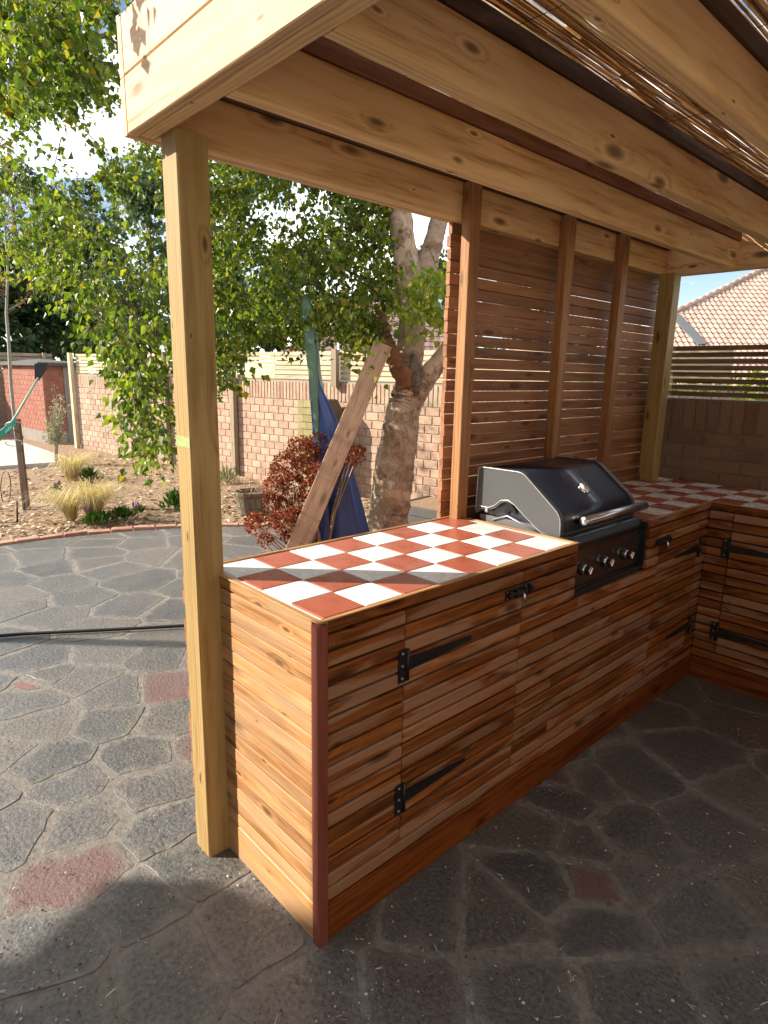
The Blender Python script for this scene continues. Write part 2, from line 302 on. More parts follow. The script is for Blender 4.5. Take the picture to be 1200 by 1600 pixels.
def stone_mat():
    t = NT('stone'); r = t.rnd(); g = t.n('ShaderNodeNewGeometry').outputs['Position']
    c = t.ramp(r, [(0.0, (0.050, 0.053, 0.060)), (0.2, (0.105, 0.103, 0.102)), (0.4, (0.070, 0.075, 0.072)), (0.6, (0.135, 0.122, 0.106)), (0.8, (0.085, 0.090, 0.098)), (0.92, (0.115, 0.098, 0.090)), (1.0, (0.145, 0.132, 0.115))])
    n = t.noise(g, 5, 6, 0.65); n2 = t.noise(g, 70, 5, 0.75); n3 = t.noise(g, 1.3, 4, 0.6)
    c = t.mix(t.math('MULTIPLY', t.ramp(n, [(0.45, (0, 0, 0)), (0.68, (1, 1, 1))]), 0.5), c, (0.145, 0.122, 0.095))
    mud = t.ramp(t.noise(g, 1.9, 6, 0.68, 0.4), [(0.46, (0, 0, 0)), (0.64, (1, 1, 1))])
    c = t.mix(t.math('MULTIPLY', mud, 0.42), c, (0.165, 0.150, 0.128))
    c = t.mix(t.math('MULTIPLY', t.ramp(n2, [(0.38, (1, 1, 1)), (0.53, (0, 0, 0))]), 0.75), c, (0.020, 0.020, 0.023))
    c = t.mix(t.math('MULTIPLY', t.ramp(n2, [(0.57, (0, 0, 0)), (0.72, (1, 1, 1))]), 0.7), c, (0.27, 0.26, 0.24))
    c = t.mix(1.0, c, (1.10, 1.09, 1.07), 'MULTIPLY')
    sx = t.n('ShaderNodeSeparateXYZ'); t.l(t.attr('gc').outputs['Vector'], sx.inputs[0])
    nb = t.noise(g, 9, 5, 0.7, 0.5); ns = t.noise(g, 30, 6, 0.72)
    sm = t.ramp(t.math('ADD', t.math('MULTIPLY', sx.outputs[0], 0.75), t.math('MULTIPLY', nb, 1.5)), [(0.56, (0, 0, 0)), (0.80, (1, 1, 1))])
    sm_ = t.n('ShaderNodeMath', operation='SUBTRACT'); t.l(t.math('ADD', t.math('MULTIPLY', sx.outputs[0], 0.55), t.math('MULTIPLY', nb, 2.0)), sm_.inputs[0]); sm_.inputs[1].default_value = 0.66
    smear = t.ramp(sm_.outputs[0], [(0.52, (0, 0, 0)), (0.92, (1, 1, 1))])
    c = t.mix(t.attr('rednum').outputs['Fac'], c, t.mix(t.math('MULTIPLY', n2, 0.6), (0.25, 0.085, 0.075), (0.11, 0.060, 0.055)))
    c = t.mix(t.math('MULTIPLY', smear, 0.72), c, t.ramp(ns, [(0.28, (0.06, 0.052, 0.044)), (0.45, (0.16, 0.148, 0.13)), (0.75, (0.26, 0.24, 0.21))]))
    sp = t.n('ShaderNodeTexVoronoi'); sp.inputs['Scale'].default_value = 42; t.l(g, sp.inputs['Vector'])
    spk = t.math('MULTIPLY', t.math('LESS_THAN', sp.outputs['Distance'], 0.11), t.math('GREATER_THAN', sp.outputs['Color'], 0.62))
    c = t.mix(t.math('MULTIPLY', spk, 0.7), c, (0.42, 0.40, 0.36))
    t.base(c); t.l(t.math('ADD', t.math('MULTIPLY', n3, 0.55), 0.22), t.b.inputs['Roughness'])
    t.b.inputs['Specular IOR Level'].default_value = 0.6; t.b.inputs['Coat Weight'].default_value = 0.3; t.b.inputs['Coat Roughness'].default_value = 0.3
    t.bump(t.math('ADD', t.math('MULTIPLY', n, 1.6), t.math('MULTIPLY', n2, 1.3)), 0.9, 0.009); return t.m
M['stone'] = stone_mat()
def joint_mat():
    t = NT('joint_mortar'); g = t.n('ShaderNodeNewGeometry').outputs['Position']
    n = t.noise(g, 30, 6, 0.72); n2 = t.noise(g, 2.2, 4, 0.6)
    c = t.ramp(n, [(0.28, (0.06, 0.052, 0.044)), (0.45, (0.165, 0.153, 0.135)), (0.75, (0.285, 0.265, 0.235))])
    c = t.mix(t.math('MULTIPLY', t.ramp(n2, [(0.4, (0, 0, 0)), (0.65, (1, 1, 1))]), 0.45), c, (0.115, 0.107, 0.096))
    t.base(c); t.b.inputs['Roughness'].default_value = 0.85; t.bump(n, 0.9, 0.008); return t.m
M['joint'] = joint_mat()
def tile_mat(name, c, rough, spec):
    t = NT(name); g = t.n('ShaderNodeNewGeometry').outputs['Position']; n = t.noise(g, 14, 5, 0.6); n2 = t.noise(g, 160, 3, 0.6)
    r = t.rnd()
    f = t.math('ADD', t.math('ADD', t.math('MULTIPLY', n, 0.34), t.math('MULTIPLY', n2, 0.10)), t.math('ADD', t.math('MULTIPLY', r, 0.14), 0.70))
    x = t.n('ShaderNodeVectorMath', operation='SCALE'); x.inputs[0].default_value = c; t.l(f, x.inputs['Scale'])
    cc = t.mix(t.math('MULTIPLY', t.ramp(n, [(0.5, (0, 0, 0)), (0.8, (1, 1, 1))]), 0.10), x.outputs[0], (0.40, 0.36, 0.32))
    t.base(cc); t.l(t.math('ADD', t.math('MULTIPLY', n, 0.3), rough-0.12), t.b.inputs['Roughness'])
    t.b.inputs['Specular IOR Level'].default_value = spec; t.bump(t.noise(g, 25, 3), 0.05, 0.002); return t.m
M['tile_red'] = tile_mat('tile_red', (0.34, 0.088, 0.050), 0.26, 0.45)
M['tile_white'] = tile_mat('tile_white', (0.72, 0.72, 0.69), 0.24, 0.5)
M['grout'] = plain('grout', (0.56, 0.54, 0.50), 0.8, nscale=20)
M['black_iron'] = plain('black_iron', (0.008, 0.008, 0.009), 0.42, 0.0, 0.5, bump=0.15, bscale=300)
M['screw'] = plain('screw', (0.55, 0.55, 0.55), 0.35, 1.0)
M['zinc'] = plain('zinc', (0.72, 0.72, 0.74), 0.25, 1.0)
M['carcass'] = plain('carcass', (0.02, 0.011, 0.008), 0.9)
M['lid'] = plain('lid', (0.005, 0.008, 0.020), 0.38, 0.0, 0.5, coat=0.25)
M['grill_black'] = plain('grill_black', (0.007, 0.007, 0.008), 0.35, 0.0, 0.5)
M['cast_grey'] = plain('cast_grey', (0.060, 0.062, 0.066), 0.45, 0.0, 0.5, nscale=40, namt=0.08, bump=0.12, bscale=240)
M['cast_edge'] = plain('cast_edge', (0.30, 0.30, 0.31), 0.35, 0.3, 0.5)
M['firebox'] = plain('firebox', (0.14, 0.14, 0.14), 0.45, 0.2, 0.5, nscale=30)
M['steel'] = plain('steel', (0.62, 0.61, 0.60), 0.24, 1.0, bump=0.04, bscale=200)
M['panel_steel'] = plain('panel_steel', (0.16, 0.15, 0.15), 0.22, 0.9)
M['chrome'] = plain('chrome', (0.80, 0.80, 0.80), 0.10, 1.0)
M['hole'] = plain('hole', (0.003, 0.003, 0.003), 0.9)
def leaf_mat(name, stops, trans=0.45, rough=0.38):
    t = NT(name); r = t.rnd(); c = t.ramp(r, stops)
    t.base(c); t.b.inputs['Roughness'].default_value = rough; t.b.inputs['Specular IOR Level'].default_value = 0.4
    tr = t.n('ShaderNodeBsdfTranslucent'); x = t.n('ShaderNodeVectorMath', operation='MULTIPLY'); t.l(c, x.inputs[0]); x.inputs[1].default_value = (1.5, 1.7, 0.6); t.l(x.outputs[0], tr.inputs[0])
    ms = t.n('ShaderNodeMixShader'); ms.inputs[0].default_value = trans
    t.l(t.b.outputs[0], ms.inputs[1]); t.l(tr.outputs[0], ms.inputs[2]); t.l(ms.outputs[0], t.out.inputs[0]); return t.m
M['birch_leaf'] = leaf_mat('birch_leaf', [(0.0, (0.036, 0.066, 0.012)), (0.3, (0.075, 0.120, 0.020)), (0.6, (0.14, 0.185, 0.028)), (0.93, (0.22, 0.25, 0.036)), (0.985, (0.32, 0.26, 0.03)), (1.0, (0.34, 0.22, 0.03))])
M['yellow_leaf'] = leaf_mat('yellow_leaf', [(0.0, (0.10, 0.16, 0.025)), (0.5, (0.20, 0.25, 0.03)), (1.0, (0.34, 0.32, 0.04))])
M['far_leaf'] = leaf_mat('far_leaf', [(0.0, (0.020, 0.042, 0.016)), (0.5, (0.035, 0.065, 0.022)), (1.0, (0.065, 0.095, 0.03))], 0.25, 0.5)
M['far_leaf2'] = leaf_mat('far_leaf2', [(0.0, (0.045, 0.075, 0.035)), (0.5, (0.07, 0.10, 0.045)), (1.0, (0.10, 0.13, 0.06))], 0.25, 0.5)
M['hedge_leaf'] = leaf_mat('hedge_leaf', [(0.0, (0.08, 0.12, 0.02)), (0.5, (0.14, 0.18, 0.03)), (1.0, (0.22, 0.24, 0.05))], 0.3, 0.5)
M['autumn_leaf'] = leaf_mat('autumn_leaf', [(0.0, (0.16, 0.10, 0.03)), (0.5, (0.22, 0.11, 0.03)), (0.8, (0.13, 0.13, 0.04)), (1.0, (0.30, 0.13, 0.04))], 0.3, 0.5)
M['silver_leaf'] = leaf_mat('silver_leaf', [(0.0, (0.20, 0.20, 0.14)), (1.0, (0.36, 0.34, 0.26))], 0.2, 0.6)
M['low_leaf'] = leaf_mat('low_leaf', [(0.0, (0.035, 0.085, 0.02)), (1.0, (0.08, 0.17, 0.035))], 0.3, 0.5)
M['straw'] = leaf_mat('straw', [(0.0, (0.42, 0.30, 0.15)), (0.6, (0.56, 0.45, 0.27)), (1.0, (0.64, 0.57, 0.41))], 0.3, 0.5)
M['dried'] = leaf_mat('dried', [(0.0, (0.10, 0.020, 0.010)), (0.5, (0.24, 0.050, 0.022)), (0.85, (0.34, 0.085, 0.034)), (1.0, (0.42, 0.15, 0.06))], 0.2, 0.6)
M['purple'] = plain('purple', (0.22, 0.08, 0.28), 0.6)
M['stem'] = plain('stem', (0.30, 0.20, 0.11), 0.7, nscale=20, namt=0.3)
M['twig'] = plain('twig', (0.045, 0.030, 0.020), 0.7)
def bark_mat(name, pale, brown, dark):
    t = NT(name); g = t.n('ShaderNodeNewGeometry').outputs['Position']
    n = t.noise(g, 5.0, 6, 0.65, 0.6); n2 = t.noise(t.mapv(g, (9, 9, 13)), 1.1, 6, 0.7, 0.8); n3 = t.noise(g, 40, 4, 0.7)
    c = t.ramp(n, [(0.36, brown), (0.52, pale), (0.7, tuple(x*0.85 for x in pale))])
    c = t.mix(t.math('MULTIPLY', t.ramp(n2, [(0.55, (0, 0, 0)), (0.66, (1, 1, 1))]), 0.75), c, dark)
    c = t.mix(t.math('MULTIPLY', t.ramp(n3, [(0.55, (0, 0, 0)), (0.72, (1, 1, 1))]), 0.35), c, dark)
    ck = t.math('ABSOLUTE', t.math('SUBTRACT', t.noise(t.mapv(g, (1, 1, .55)), 6.5, 5, 0.6, 1.2), 0.5))
    c = t.mix(t.math('MULTIPLY', t.ramp(ck, [(0.006, (1, 1, 1)), (0.022, (0, 0, 0))]), t.ramp(t.noise(g, 2.1, 3), [(0.42, (0.15, 0.15, 0.15)), (0.6, (0.9, 0.9, 0.9))])), c, dark)
    pl_ = t.ramp(t.noise(g, 3.2, 5, 0.6, 1.0), [(0.56, (0, 0, 0)), (0.60, (1, 1, 1))])
    c = t.mix(t.math('MULTIPLY', pl_, 0.7), c, tuple(min(1, x*1.45) for x in pale))
    t.base(c); t.b.inputs['Roughness'].default_value = 0.85
    t.bump(t.math('ADD', t.math('MULTIPLY', n2, 0.7), t.math('MULTIPLY', n3, 0.6)), 0.7, 0.012); return t.m
M['bark'] = bark_mat('bark', (0.37, 0.27, 0.19), (0.22, 0.125, 0.068), (0.045, 0.033, 0.026))
M['rot'] = bark_mat('rot', (0.20, 0.085, 0.035), (0.10, 0.042, 0.02), (0.02, 0.012, 0.008))
M['dark_bark'] = bark_mat('dark_bark', (0.16, 0.12, 0.09), (0.10, 0.075, 0.055), (0.03, 0.025, 0.02))
M['sapling'] = plain('sapling', (0.26, 0.23, 0.19), 0.7, nscale=25, namt=0.3)
def tarp_mat(name, c):
    t = NT(name); g = t.n('ShaderNodeTexCoord').outputs['Object']; n = t.noise(g, 6, 4, 0.6)
    x = t.n('ShaderNodeVectorMath', operation='SCALE'); x.inputs[0].default_value = c; t.l(t.math('ADD', t.math('MULTIPLY', n, 0.5), 0.75), x.inputs['Scale'])
    t.base(x.outputs[0]); t.b.inputs['Roughness'].default_value = 0.38; t.bump(t.noise(g, 22, 3), 0.25, 0.01); return t.m
M['tarp_blue'] = tarp_mat('tarp_blue', (0.026, 0.062, 0.23)); M['tarp_green'] = tarp_mat('tarp_green', (0.09, 0.17, 0.11))
M['tarp_pale'] = tarp_mat('tarp_pale', (0.25, 0.36, 0.34))
M['strap'] = plain('strap', (0.06, 0.34, 0.26), 0.6)
M['mint'] = plain('mint', (0.24, 0.42, 0.32), 0.5)
M['rubber'] = plain('rubber', (0.008, 0.008, 0.009), 0.5)
M['blade'] = plain('blade', (0.015, 0.016, 0.018), 0.6, nscale=10)
M['slate'] = plain('slate', (0.075, 0.070, 0.066), 0.75, nscale=6, namt=0.35, bump=0.3)
M['render'] = plain('render', (0.23, 0.20, 0.17), 0.9, nscale=5, namt=0.35, bump=0.3)
M['concrete'] = plain('concrete', (0.40, 0.40, 0.38), 0.85, nscale=4, namt=0.15, bump=0.1)
M['brown_box'] = plain('brown_box', (0.095, 0.062, 0.030), 0.7, nscale=8, namt=0.4)
M['galv'] = plain('galv', (0.52, 0.60, 0.64), 0.4, 0.6)
M['white_al'] = plain('white_al', (0.7, 0.72, 0.74), 0.4, 0.5)
M['lead'] = plain('lead', (0.115, 0.12, 0.13), 0.6, nscale=4, namt=0.2)
M['wall_render'] = plain('wall_render', (0.5, 0.42, 0.36), 0.9, nscale=3)
def roof_mat(name, a, b):
    t = NT(name); g = t.n('ShaderNodeNewGeometry').outputs['Position']; r = t.rnd()
    c = t.ramp(t.math('ADD', t.math('MULTIPLY', t.noise(g, 3, 5, 0.7), 0.6), t.math('MULTIPLY', r, 0.4)), [(0.25, a), (0.75, b)])
    t.base(c); t.b.inputs['Roughness'].default_value = 0.8; return t.m
M['roof_tile'] = roof_mat('roof_tile', (0.35, 0.225, 0.18), (0.48, 0.345, 0.285))
M['roof_brown'] = roof_mat('roof_brown', (0.17, 0.105, 0.095), (0.25, 0.165, 0.15))
def chips_mat(name, stops):
    t = NT(name); t.base(t.ramp(t.rnd(), stops)); t.b.inputs['Roughness'].default_value = 0.9; return t.m
M['chips'] = chips_mat('chips', [(0.0, (0.17, 0.10, 0.06)), (0.4, (0.36, 0.25, 0.15)), (0.8, (0.50, 0.38, 0.25)), (1.0, (0.6, 0.5, 0.37))])
M['litter'] = chips_mat('litter', [(0.0, (0.06, 0.045, 0.03)), (0.5, (0.16, 0.12, 0.08)), (0.8, (0.35, 0.30, 0.24)), (1.0, (0.6, 0.58, 0.53))])
def soil_mat():
    t = NT('mulch'); g = t.n('ShaderNodeNewGeometry').outputs['Position']; n = t.noise(g, 24, 6, 0.75); n2 = t.noise(g, 1.2, 3)
    c = t.ramp(n, [(0.3, (0.12, 0.07, 0.04)), (0.5, (0.27, 0.175, 0.10)), (0.72, (0.43, 0.31, 0.20))])
    c = t.mix(t.math('MULTIPLY', n2, 0.4), c, (0.30, 0.21, 0.13)); t.base(c); t.b.inputs['Roughness'].default_value = 0.95; t.bump(n, 1.0, 0.02); return t.m
M['mulch'] = soil_mat()
def lawn_mat():
    t = NT('lawn'); g = t.n('ShaderNodeNewGeometry').outputs['Position']; n = t.noise(g, 6, 6, 0.7)
    t.base(t.ramp(n, [(0.3, (0.05, 0.075, 0.02)), (0.7, (0.10, 0.13, 0.04))])); t.b.inputs['Roughness'].default_value = 0.9; return t.m
M['lawn'] = lawn_mat()
def reed_mat():
    t = NT('reed'); r = t.rnd(); g = t.attr('gc').outputs['Vector']
    c = t.ramp(r, [(0.0, (0.36, 0.18, 0.07)), (0.35, (0.60, 0.38, 0.17)), (0.7, (0.72, 0.54, 0.30)), (1.0, (0.80, 0.70, 0.50))])
    node = t.ramp(t.noise(t.mapv(g, (9, 1, 1)), 1.0, 2), [(0.34, (1, 1, 1)), (0.40, (0, 0, 0))])
    c = t.mix(t.math('MULTIPLY', node, 0.5), c, (0.16, 0.07, 0.03)); t.base(c)
    t.b.inputs['Roughness'].default_value = 0.32; t.b.inputs['Specular IOR Level'].default_value = 0.5
    tr = t.n('ShaderNodeBsdfTranslucent'); t.l(c, tr.inputs[0]); ms = t.n('ShaderNodeMixShader'); ms.inputs[0].default_value = 0.5
    t.l(t.b.outputs[0], ms.inputs[1]); t.l(tr.outputs[0], ms.inputs[2]); t.l(ms.outputs[0], t.out.inputs[0]); return t.m
M['reed'] = reed_mat()
# ================================================================== GROUND
mb = MB(); mb.add([(-300, -300, -0.06), (300, -300, -0.06), (300, 300, -0.06), (-300, 300, -0.06)], [(0, 1, 2, 3)])
mb.build('ground', M['lawn'], kind='structure')
# kerb arc between patio and planting bed (centre found from four points of the brick edging)
KC = Vector((-1.95, 0.35)); KRAD = 3.55
def kerb_pt(a, r=KRAD): return Vector((KC.x+math.cos(a)*r, KC.y+math.sin(a)*r))
KA0, KA1 = RX(232), RX(100)
# planting bed sheet
mb = MB(); R5 = random.Random(11)
nx, ny = 46, 40; x0, x1, y0, y1 = -17.0, 0.4, -6.0, 6.2
vs = []; fs = []
for j in range(ny+1):
    for i in range(nx+1):
        x = x0+(x1-x0)*i/nx; y = y0+(y1-y0)*j/ny
        d = (Vector((x, y))-KC).length-KRAD
        z = -0.035+min(max(d, 0), 1.5)*0.03+R5.uniform(-.012, .012) if d > -0.3 else -0.05
        vs.append((x, y, z))
for j in range(ny):
    for i in range(nx): a = j*(nx+1)+i; fs.append((a, a+1, a+nx+2, a+nx+1))
mb.add(vs, fs, smooth=True); bed = mb.build('planting_bed', M['mulch'], kind='structure')
# loose wood chips: nobody could count them
mb = MB(); rc = random.Random(21)
for k in range(15000):
    a = rc.uniform(RX(95), RX(225)); dd = 0.16+rc.random()**1.5*6.5; p = kerb_pt(a, KRAD+dd)
    if p.y > 5.0 + 0.16*(p.x+2) or p.x < -13.5: continue
    s = rc.uniform(.012, .035)*(1+0.05*dd); w = s*rc.uniform(.25, .6); th = rc.uniform(0, PI)
    ax = Vector((math.cos(th), math.sin(th), rc.uniform(-.5, .5))).normalized(); bx = ax.cross(Vector((rc.uniform(-.5, .5), rc.uniform(-.5, .5), 1))).normalized()
    c = Vector((p.x, p.y, -0.03+min(dd, 1.5)*0.03+rc.uniform(0, .02)))
    mb.add([c-ax*s-bx*w, c+ax*s-bx*w*.7, c+ax*s*.9+bx*w, c-ax*s*.8+bx*w], [(0, 1, 2, 3)], None, rc.random())
mb.build('wood_chips', M['chips'], kind='stuff')
# concrete slab by the brick store
mb = MB(); box(mb, -14.6, -10.45, -3.0, 2.55, -0.05, 0.075); mb.build('concrete_path', M['concrete'], kind='structure')
# ---------------- crazy paving: patio base (mortar) with every stone an object
def in_patio(p): return (Vector(p)-KC).length < KRAD-0.12
mbp = MB(); N = 60
poly = [kerb_pt(KA0+(KA1-KA0)*i/N, KRAD-0.10) for i in range(N+1)]
pts = [(p.x, p.y) for p in poly]+[(-2.5, 5.0), (6, 5.0), (6, -4.0), (-3.0, -4.0)]
mbp.add([(x, y, 0.0) for x, y in pts], [tuple(range(len(pts)-1, -1, -1))])
patio = mbp.build('patio', M['joint'], kind='structure')
SEEDS = [(-0.5, -0.57), (-0.74, -0.42), (-1.12, -0.5), (-0.51, -0.33), (-0.21, -0.35), (-0.18, -0.12), (-0.56, -0.13), (-0.76, -0.14), (-1.01, -0.34), (-1.24, -0.32), (-1.48, -0.33), (-1.66, -0.47), (-1.26, -0.03), (-1.81, -0.28), (-1.64, -0.01), (-2.09, -0.25), (-1.45, 0.22), (-1.79, 0.3), (-2.26, -0.23), (-2.17, 0.0), (-1.86, 0.11), (-2.53, -0.1), (-2.42, 0.22), (-2.15, 0.45), (-3.26, 0.17), (-3.05, 0.61), (-4.28, 0.8), (-4.16, 1.26), (-4.79, 0.48), (-3.81, 0.1), (0.02, 1.23), (0.14, 0.89), (0.41, 0.82), (0.41, 1.13), (0.6, 1.38), (0.28, 0.46), (0.12, 0.34), (0.68, 0.93), (0.2, 1.5), (0.02, 2.06), (0.35, 1.85), (0.62, 1.76), (0.39, 2.3), (0.29, 0.09), (0.49, 0.32), (0.7, 0.56), (0.9, 0.78), (0.12, -0.13), (-0.27, -0.66), (-0.15, 1.67), (-0.9, -0.85), (-0.55, -0.95), (-2.34, -0.33), (-2.20, -0.30), (-2.30, -0.12), (0.30, 0.72), (0.52, 0.70), (0.50, 0.95), (0.33, 0.95), (-0.06, 1.36), (0.10, 1.30), (0.09, 1.12)]
RED = {1: 0.55, 17: 0.5, 18: 1.0, 30: 0.4, 32: 0.6}
NH = len(SEEDS); SR = [.22]*NH; rs = random.Random(3)
tries = 0
while len(SEEDS) < 420 and tries < 9000:
    tries += 1
    p = (rs.uniform(-5.6, 3.6), rs.uniform(-3.4, 4.2))
    if not in_patio(p) and p[0] < -1.5: continue
    near = rs.choice((.24, .34, .44, .58)) if p[0] > -1.8 else rs.choice((.26, .42, .56, .70))
    if any((p[0]-q[0])**2+(p[1]-q[1])**2 < (near*.5+SR[k]*.5)**2 for k, q in enumerate(SEEDS)): continue
    SEEDS.append(p); SR.append(near)
def cell(i):
    sx, sy = SEEDS[i]; poly = [(sx-1.2, sy-1.2), (sx+1.2, sy-1.2), (sx+1.2, sy+1.2), (sx-1.2, sy+1.2)]
    for j, (qx, qy) in enumerate(SEEDS):
        if j == i or abs(qx-sx) > 2 or abs(qy-sy) > 2: continue
        mx, my = (sx+qx)/2, (sy+qy)/2; nx_, ny_ = qx-sx, qy-sy; out = []
        for k in range(len(poly)):
            a = poly[k]; b = poly[(k+1) % len(poly)]
            da = (a[0]-mx)*nx_+(a[1]-my)*ny_; db = (b[0]-mx)*nx_+(b[1]-my)*ny_
            if da <= 0: out.append(a)
            if (da < 0) != (db < 0):
                t_ = da/(da-db); out.append((a[0]+(b[0]-a[0])*t_, a[1]+(b[1]-a[1])*t_))
        poly = out
        if len(poly) < 3: return None
    return poly
def inset(poly, d):
    n = len(poly); res = poly
    cx = sum(p[0] for p in poly)/n; cy = sum(p[1] for p in poly)/n
    for k in range(n):                    # clip by each edge moved inwards
        a = poly[k]; b = poly[(k+1) % n]; ex, ey = b[0]-a[0], b[1]-a[1]; L = math.hypot(ex, ey)
        if L < 1e-6: continue
        nx_, ny_ = -ey/L, ex/L
        if (cx-a[0])*nx_+(cy-a[1])*ny_ < 0: nx_, ny_ = -nx_, -ny_
        dd = d*rs.choice((.35, .6, .9, 1.3, 2.3)); out = []
        for m in range(len(res)):
            p = res[m]; q = res[(m+1) % len(res)]
            dp = (p[0]-a[0])*nx_+(p[1]-a[1])*ny_-dd; dq = (q[0]-a[0])*nx_+(q[1]-a[1])*ny_-dd
            if dp >= 0: out.append(p)
            if (dp < 0) != (dq < 0):
                t_ = dp/(dp-dq); out.append((p[0]+(q[0]-p[0])*t_, p[1]+(q[1]-p[1])*t_))
        res = out
        if len(res) < 3: return None
    return res
def rough_edge(poly):
    out = []; n = len(poly)
    for k in range(n):
        a = Vector(poly[k]); b = Vector(poly[(k+1) % n]); L = (b-a).length
        if L < 0.02: out.append(tuple(a)); continue
        c = min(0.007/L, 0.2); nrm = Vector((-(b-a).y, (b-a).x))/L
        out.append(tuple(a.lerp(b, c)))
        for m in range(1, 1+min(5, int(L/0.055))):
            f = m/(1+min(5, int(L/0.055))); out.append(tuple(a.lerp(b, f)+nrm*rs.uniform(-.009, .007)))
        out.append(tuple(a.lerp(b, 1-c)))
    return out
for i in range(len(SEEDS)):
    cp = cell(i)
    if not cp: continue
    if any((Vector(p)-KC).length > KRAD-0.11 and p[0] < -2.3 for p in cp):
        cp = [tuple(KC+(Vector(p)-KC)*min(1, (KRAD-0.11)/max(1e-6, (Vector(p)-KC).length))) if p[0] < -2.0 else p for p in cp]
    cp = inset(cp, 0.0115)
    if not cp: continue
    cp = rough_edge(cp)
    if len(cp) < 3: continue
    cx = sum(p[0] for p in cp)/len(cp); cy = sum(p[1] for p in cp)/len(cp)
    tx, ty = rs.uniform(-.002, .002), rs.uniform(-.002, .002); h = rs.uniform(.0008, .0034)
    m2 = MB(); n = len(cp)
    zt = lambda x, y: h+(x-cx)*tx+(y-cy)*ty
    rad_ = min(math.hypot(x-cx, y-cy) for x, y in cp); q_ = min(.45, .045/max(rad_, .05))
    inn = [(x+(cx-x)*q_, y+(cy-y)*q_, zt(x+(cx-x)*q_, y+(cy-y)*q_)) for x, y in cp]
    top = [(x+(cx-x)*0.015, y+(cy-y)*0.015, zt(x, y)) for x, y in cp]; mid = [(x, y, zt(x, y)-0.0012) for x, y in cp]; bot = [(x, y, -0.012) for x, y in cp]
    ar = sum(cp[k][0]*cp[(k+1) % n][1]-cp[(k+1) % n][0]*cp[k][1] for k in range(n))
    fs = [tuple(range(3*n, 4*n))]
    for k in range(n):
        q = (k+1) % n; fs.append((k, q, 3*n+q, 3*n+k)); fs += [(n+k, n+q, q, k), (2*n+k, 2*n+q, n+q, n+k)]
    if ar < 0: fs = [tuple(reversed(f)) for f in fs]
    m2.add(top+mid+bot+inn, fs, [(1, 0, 0)]*(3*n)+[(0, 0, 0)]*n, rs.random())
    o = m2.build('stone', M['stone'], patio)
    a = o.data.attributes.new('rednum', 'FLOAT', 'POINT'); rd = RED.get(i, 0.0)
    if i >= NH and rs.random() < 0.015: rd = rs.uniform(.3, .6)
    a.data.foreach_set('value', [rd]*len(o.data.vertices))
    if rd > 0.3: o['label'] = 'reddish paving stone among the grey ones'
# crumbs, husks and twigs lying on the paving
mb = MB(); rl = random.Random(8)
for k in range(2600):
    if k < 1800:
        c = on_ground(rl.uniform(-50, 1250), 1000+600*rl.random()**0.6)
        if c.x < 0.02 and c.y > 0.0 and c.x > -.65: continue
        if c.y > 2.6: continue
    else:
        c = Vector((rl.uniform(-2, 2.4), rl.uniform(-1.6, 2.5), 0))
        if -.66 < c.x < 0.02 and c.y > 0: continue
    if mnoise.noise(Vector((c.x*2.2, c.y*2.2, 3))) < rl.uniform(-.35, .45): continue
    kind = rl.random(); th = rl.uniform(0, 2*PI); ax = Vector((math.cos(th), math.sin(th), 0)); bx = Vector((-ax.y, ax.x, 0))
    if kind < 0.22: s, w, h, r = rl.uniform(.004, .014), rl.uniform(.0008, .0016), .002, rl.uniform(0, .7)
    else: s = rl.uniform(.0015, .0042); w, h, r = s*rl.uniform(.5, 1), s*.8, rl.uniform(.45, 1)
    z0 = Vector((c.x, c.y, 0.008)); up = Vector((0, 0, h))
    mb.add([z0-ax*s-bx*w, z0+ax*s-bx*w, z0+ax*s+bx*w, z0-ax*s+bx*w, z0-ax*s*.6-bx*w*.5+up, z0+ax*s*.7-bx*w*.5+up, z0+ax*s*.7+bx*w*.5+up, z0-ax*s*.6+bx*w*.5+up],
           [(4, 5, 6, 7), (0, 1, 5, 4), (1, 2, 6, 5), (2, 3, 7, 6), (3, 0, 4, 7)], None, r)
mb.build('litter', M['litter'], kind='stuff')
# ---------------- brick edging
def brick_mesh(name, L, W, H, mat, seed, jit=0.003):
    r = random.Random(seed); m = MB(); j = lambda: r.uniform(-jit, jit)
    c = 0.006; vs = []
    for z in (0, H-c, H):
        ins = c if z == H else 0
        for x, y in ((-L/2+ins, -W/2+ins), (L/2-ins, -W/2+ins), (L/2-ins, W/2-ins), (-L/2+ins, W/2-ins)): vs.append((x+j(), y+j(), z+(j() if z else 0)))
    fs = [(8, 9, 10, 11)]
    for b in (0, 4):
        for k in range(4): q = (k+1) % 4; fs.append((b+k, b+q, b+4+q, b+4+k))
    m.add(vs, fs); return m.mesh(name, mat)
edging = tag(bpy.data.objects.new('brick_edging', None), kind='structure'); col.objects.link(edging)
EM = [brick_mesh('brick', .205, .10, .055, M['edgebrick'], k) for k in range(4)]
na = int(KRAD*(KA0-KA1)/0.216); re_ = random.Random(4)
for k in range(na):
    a = KA1+(KA0-KA1)*(k+.5)/na; p = kerb_pt(a, KRAD-0.05)
    place('brick', EM[k % 4], edging, (p.x, p.y, -0.028+re_.uniform(-.004, .006)), (re_.uniform(-.03, .03), re_.uniform(-.03, .03), a+PI/2+re_.uniform(-.03, .03)))
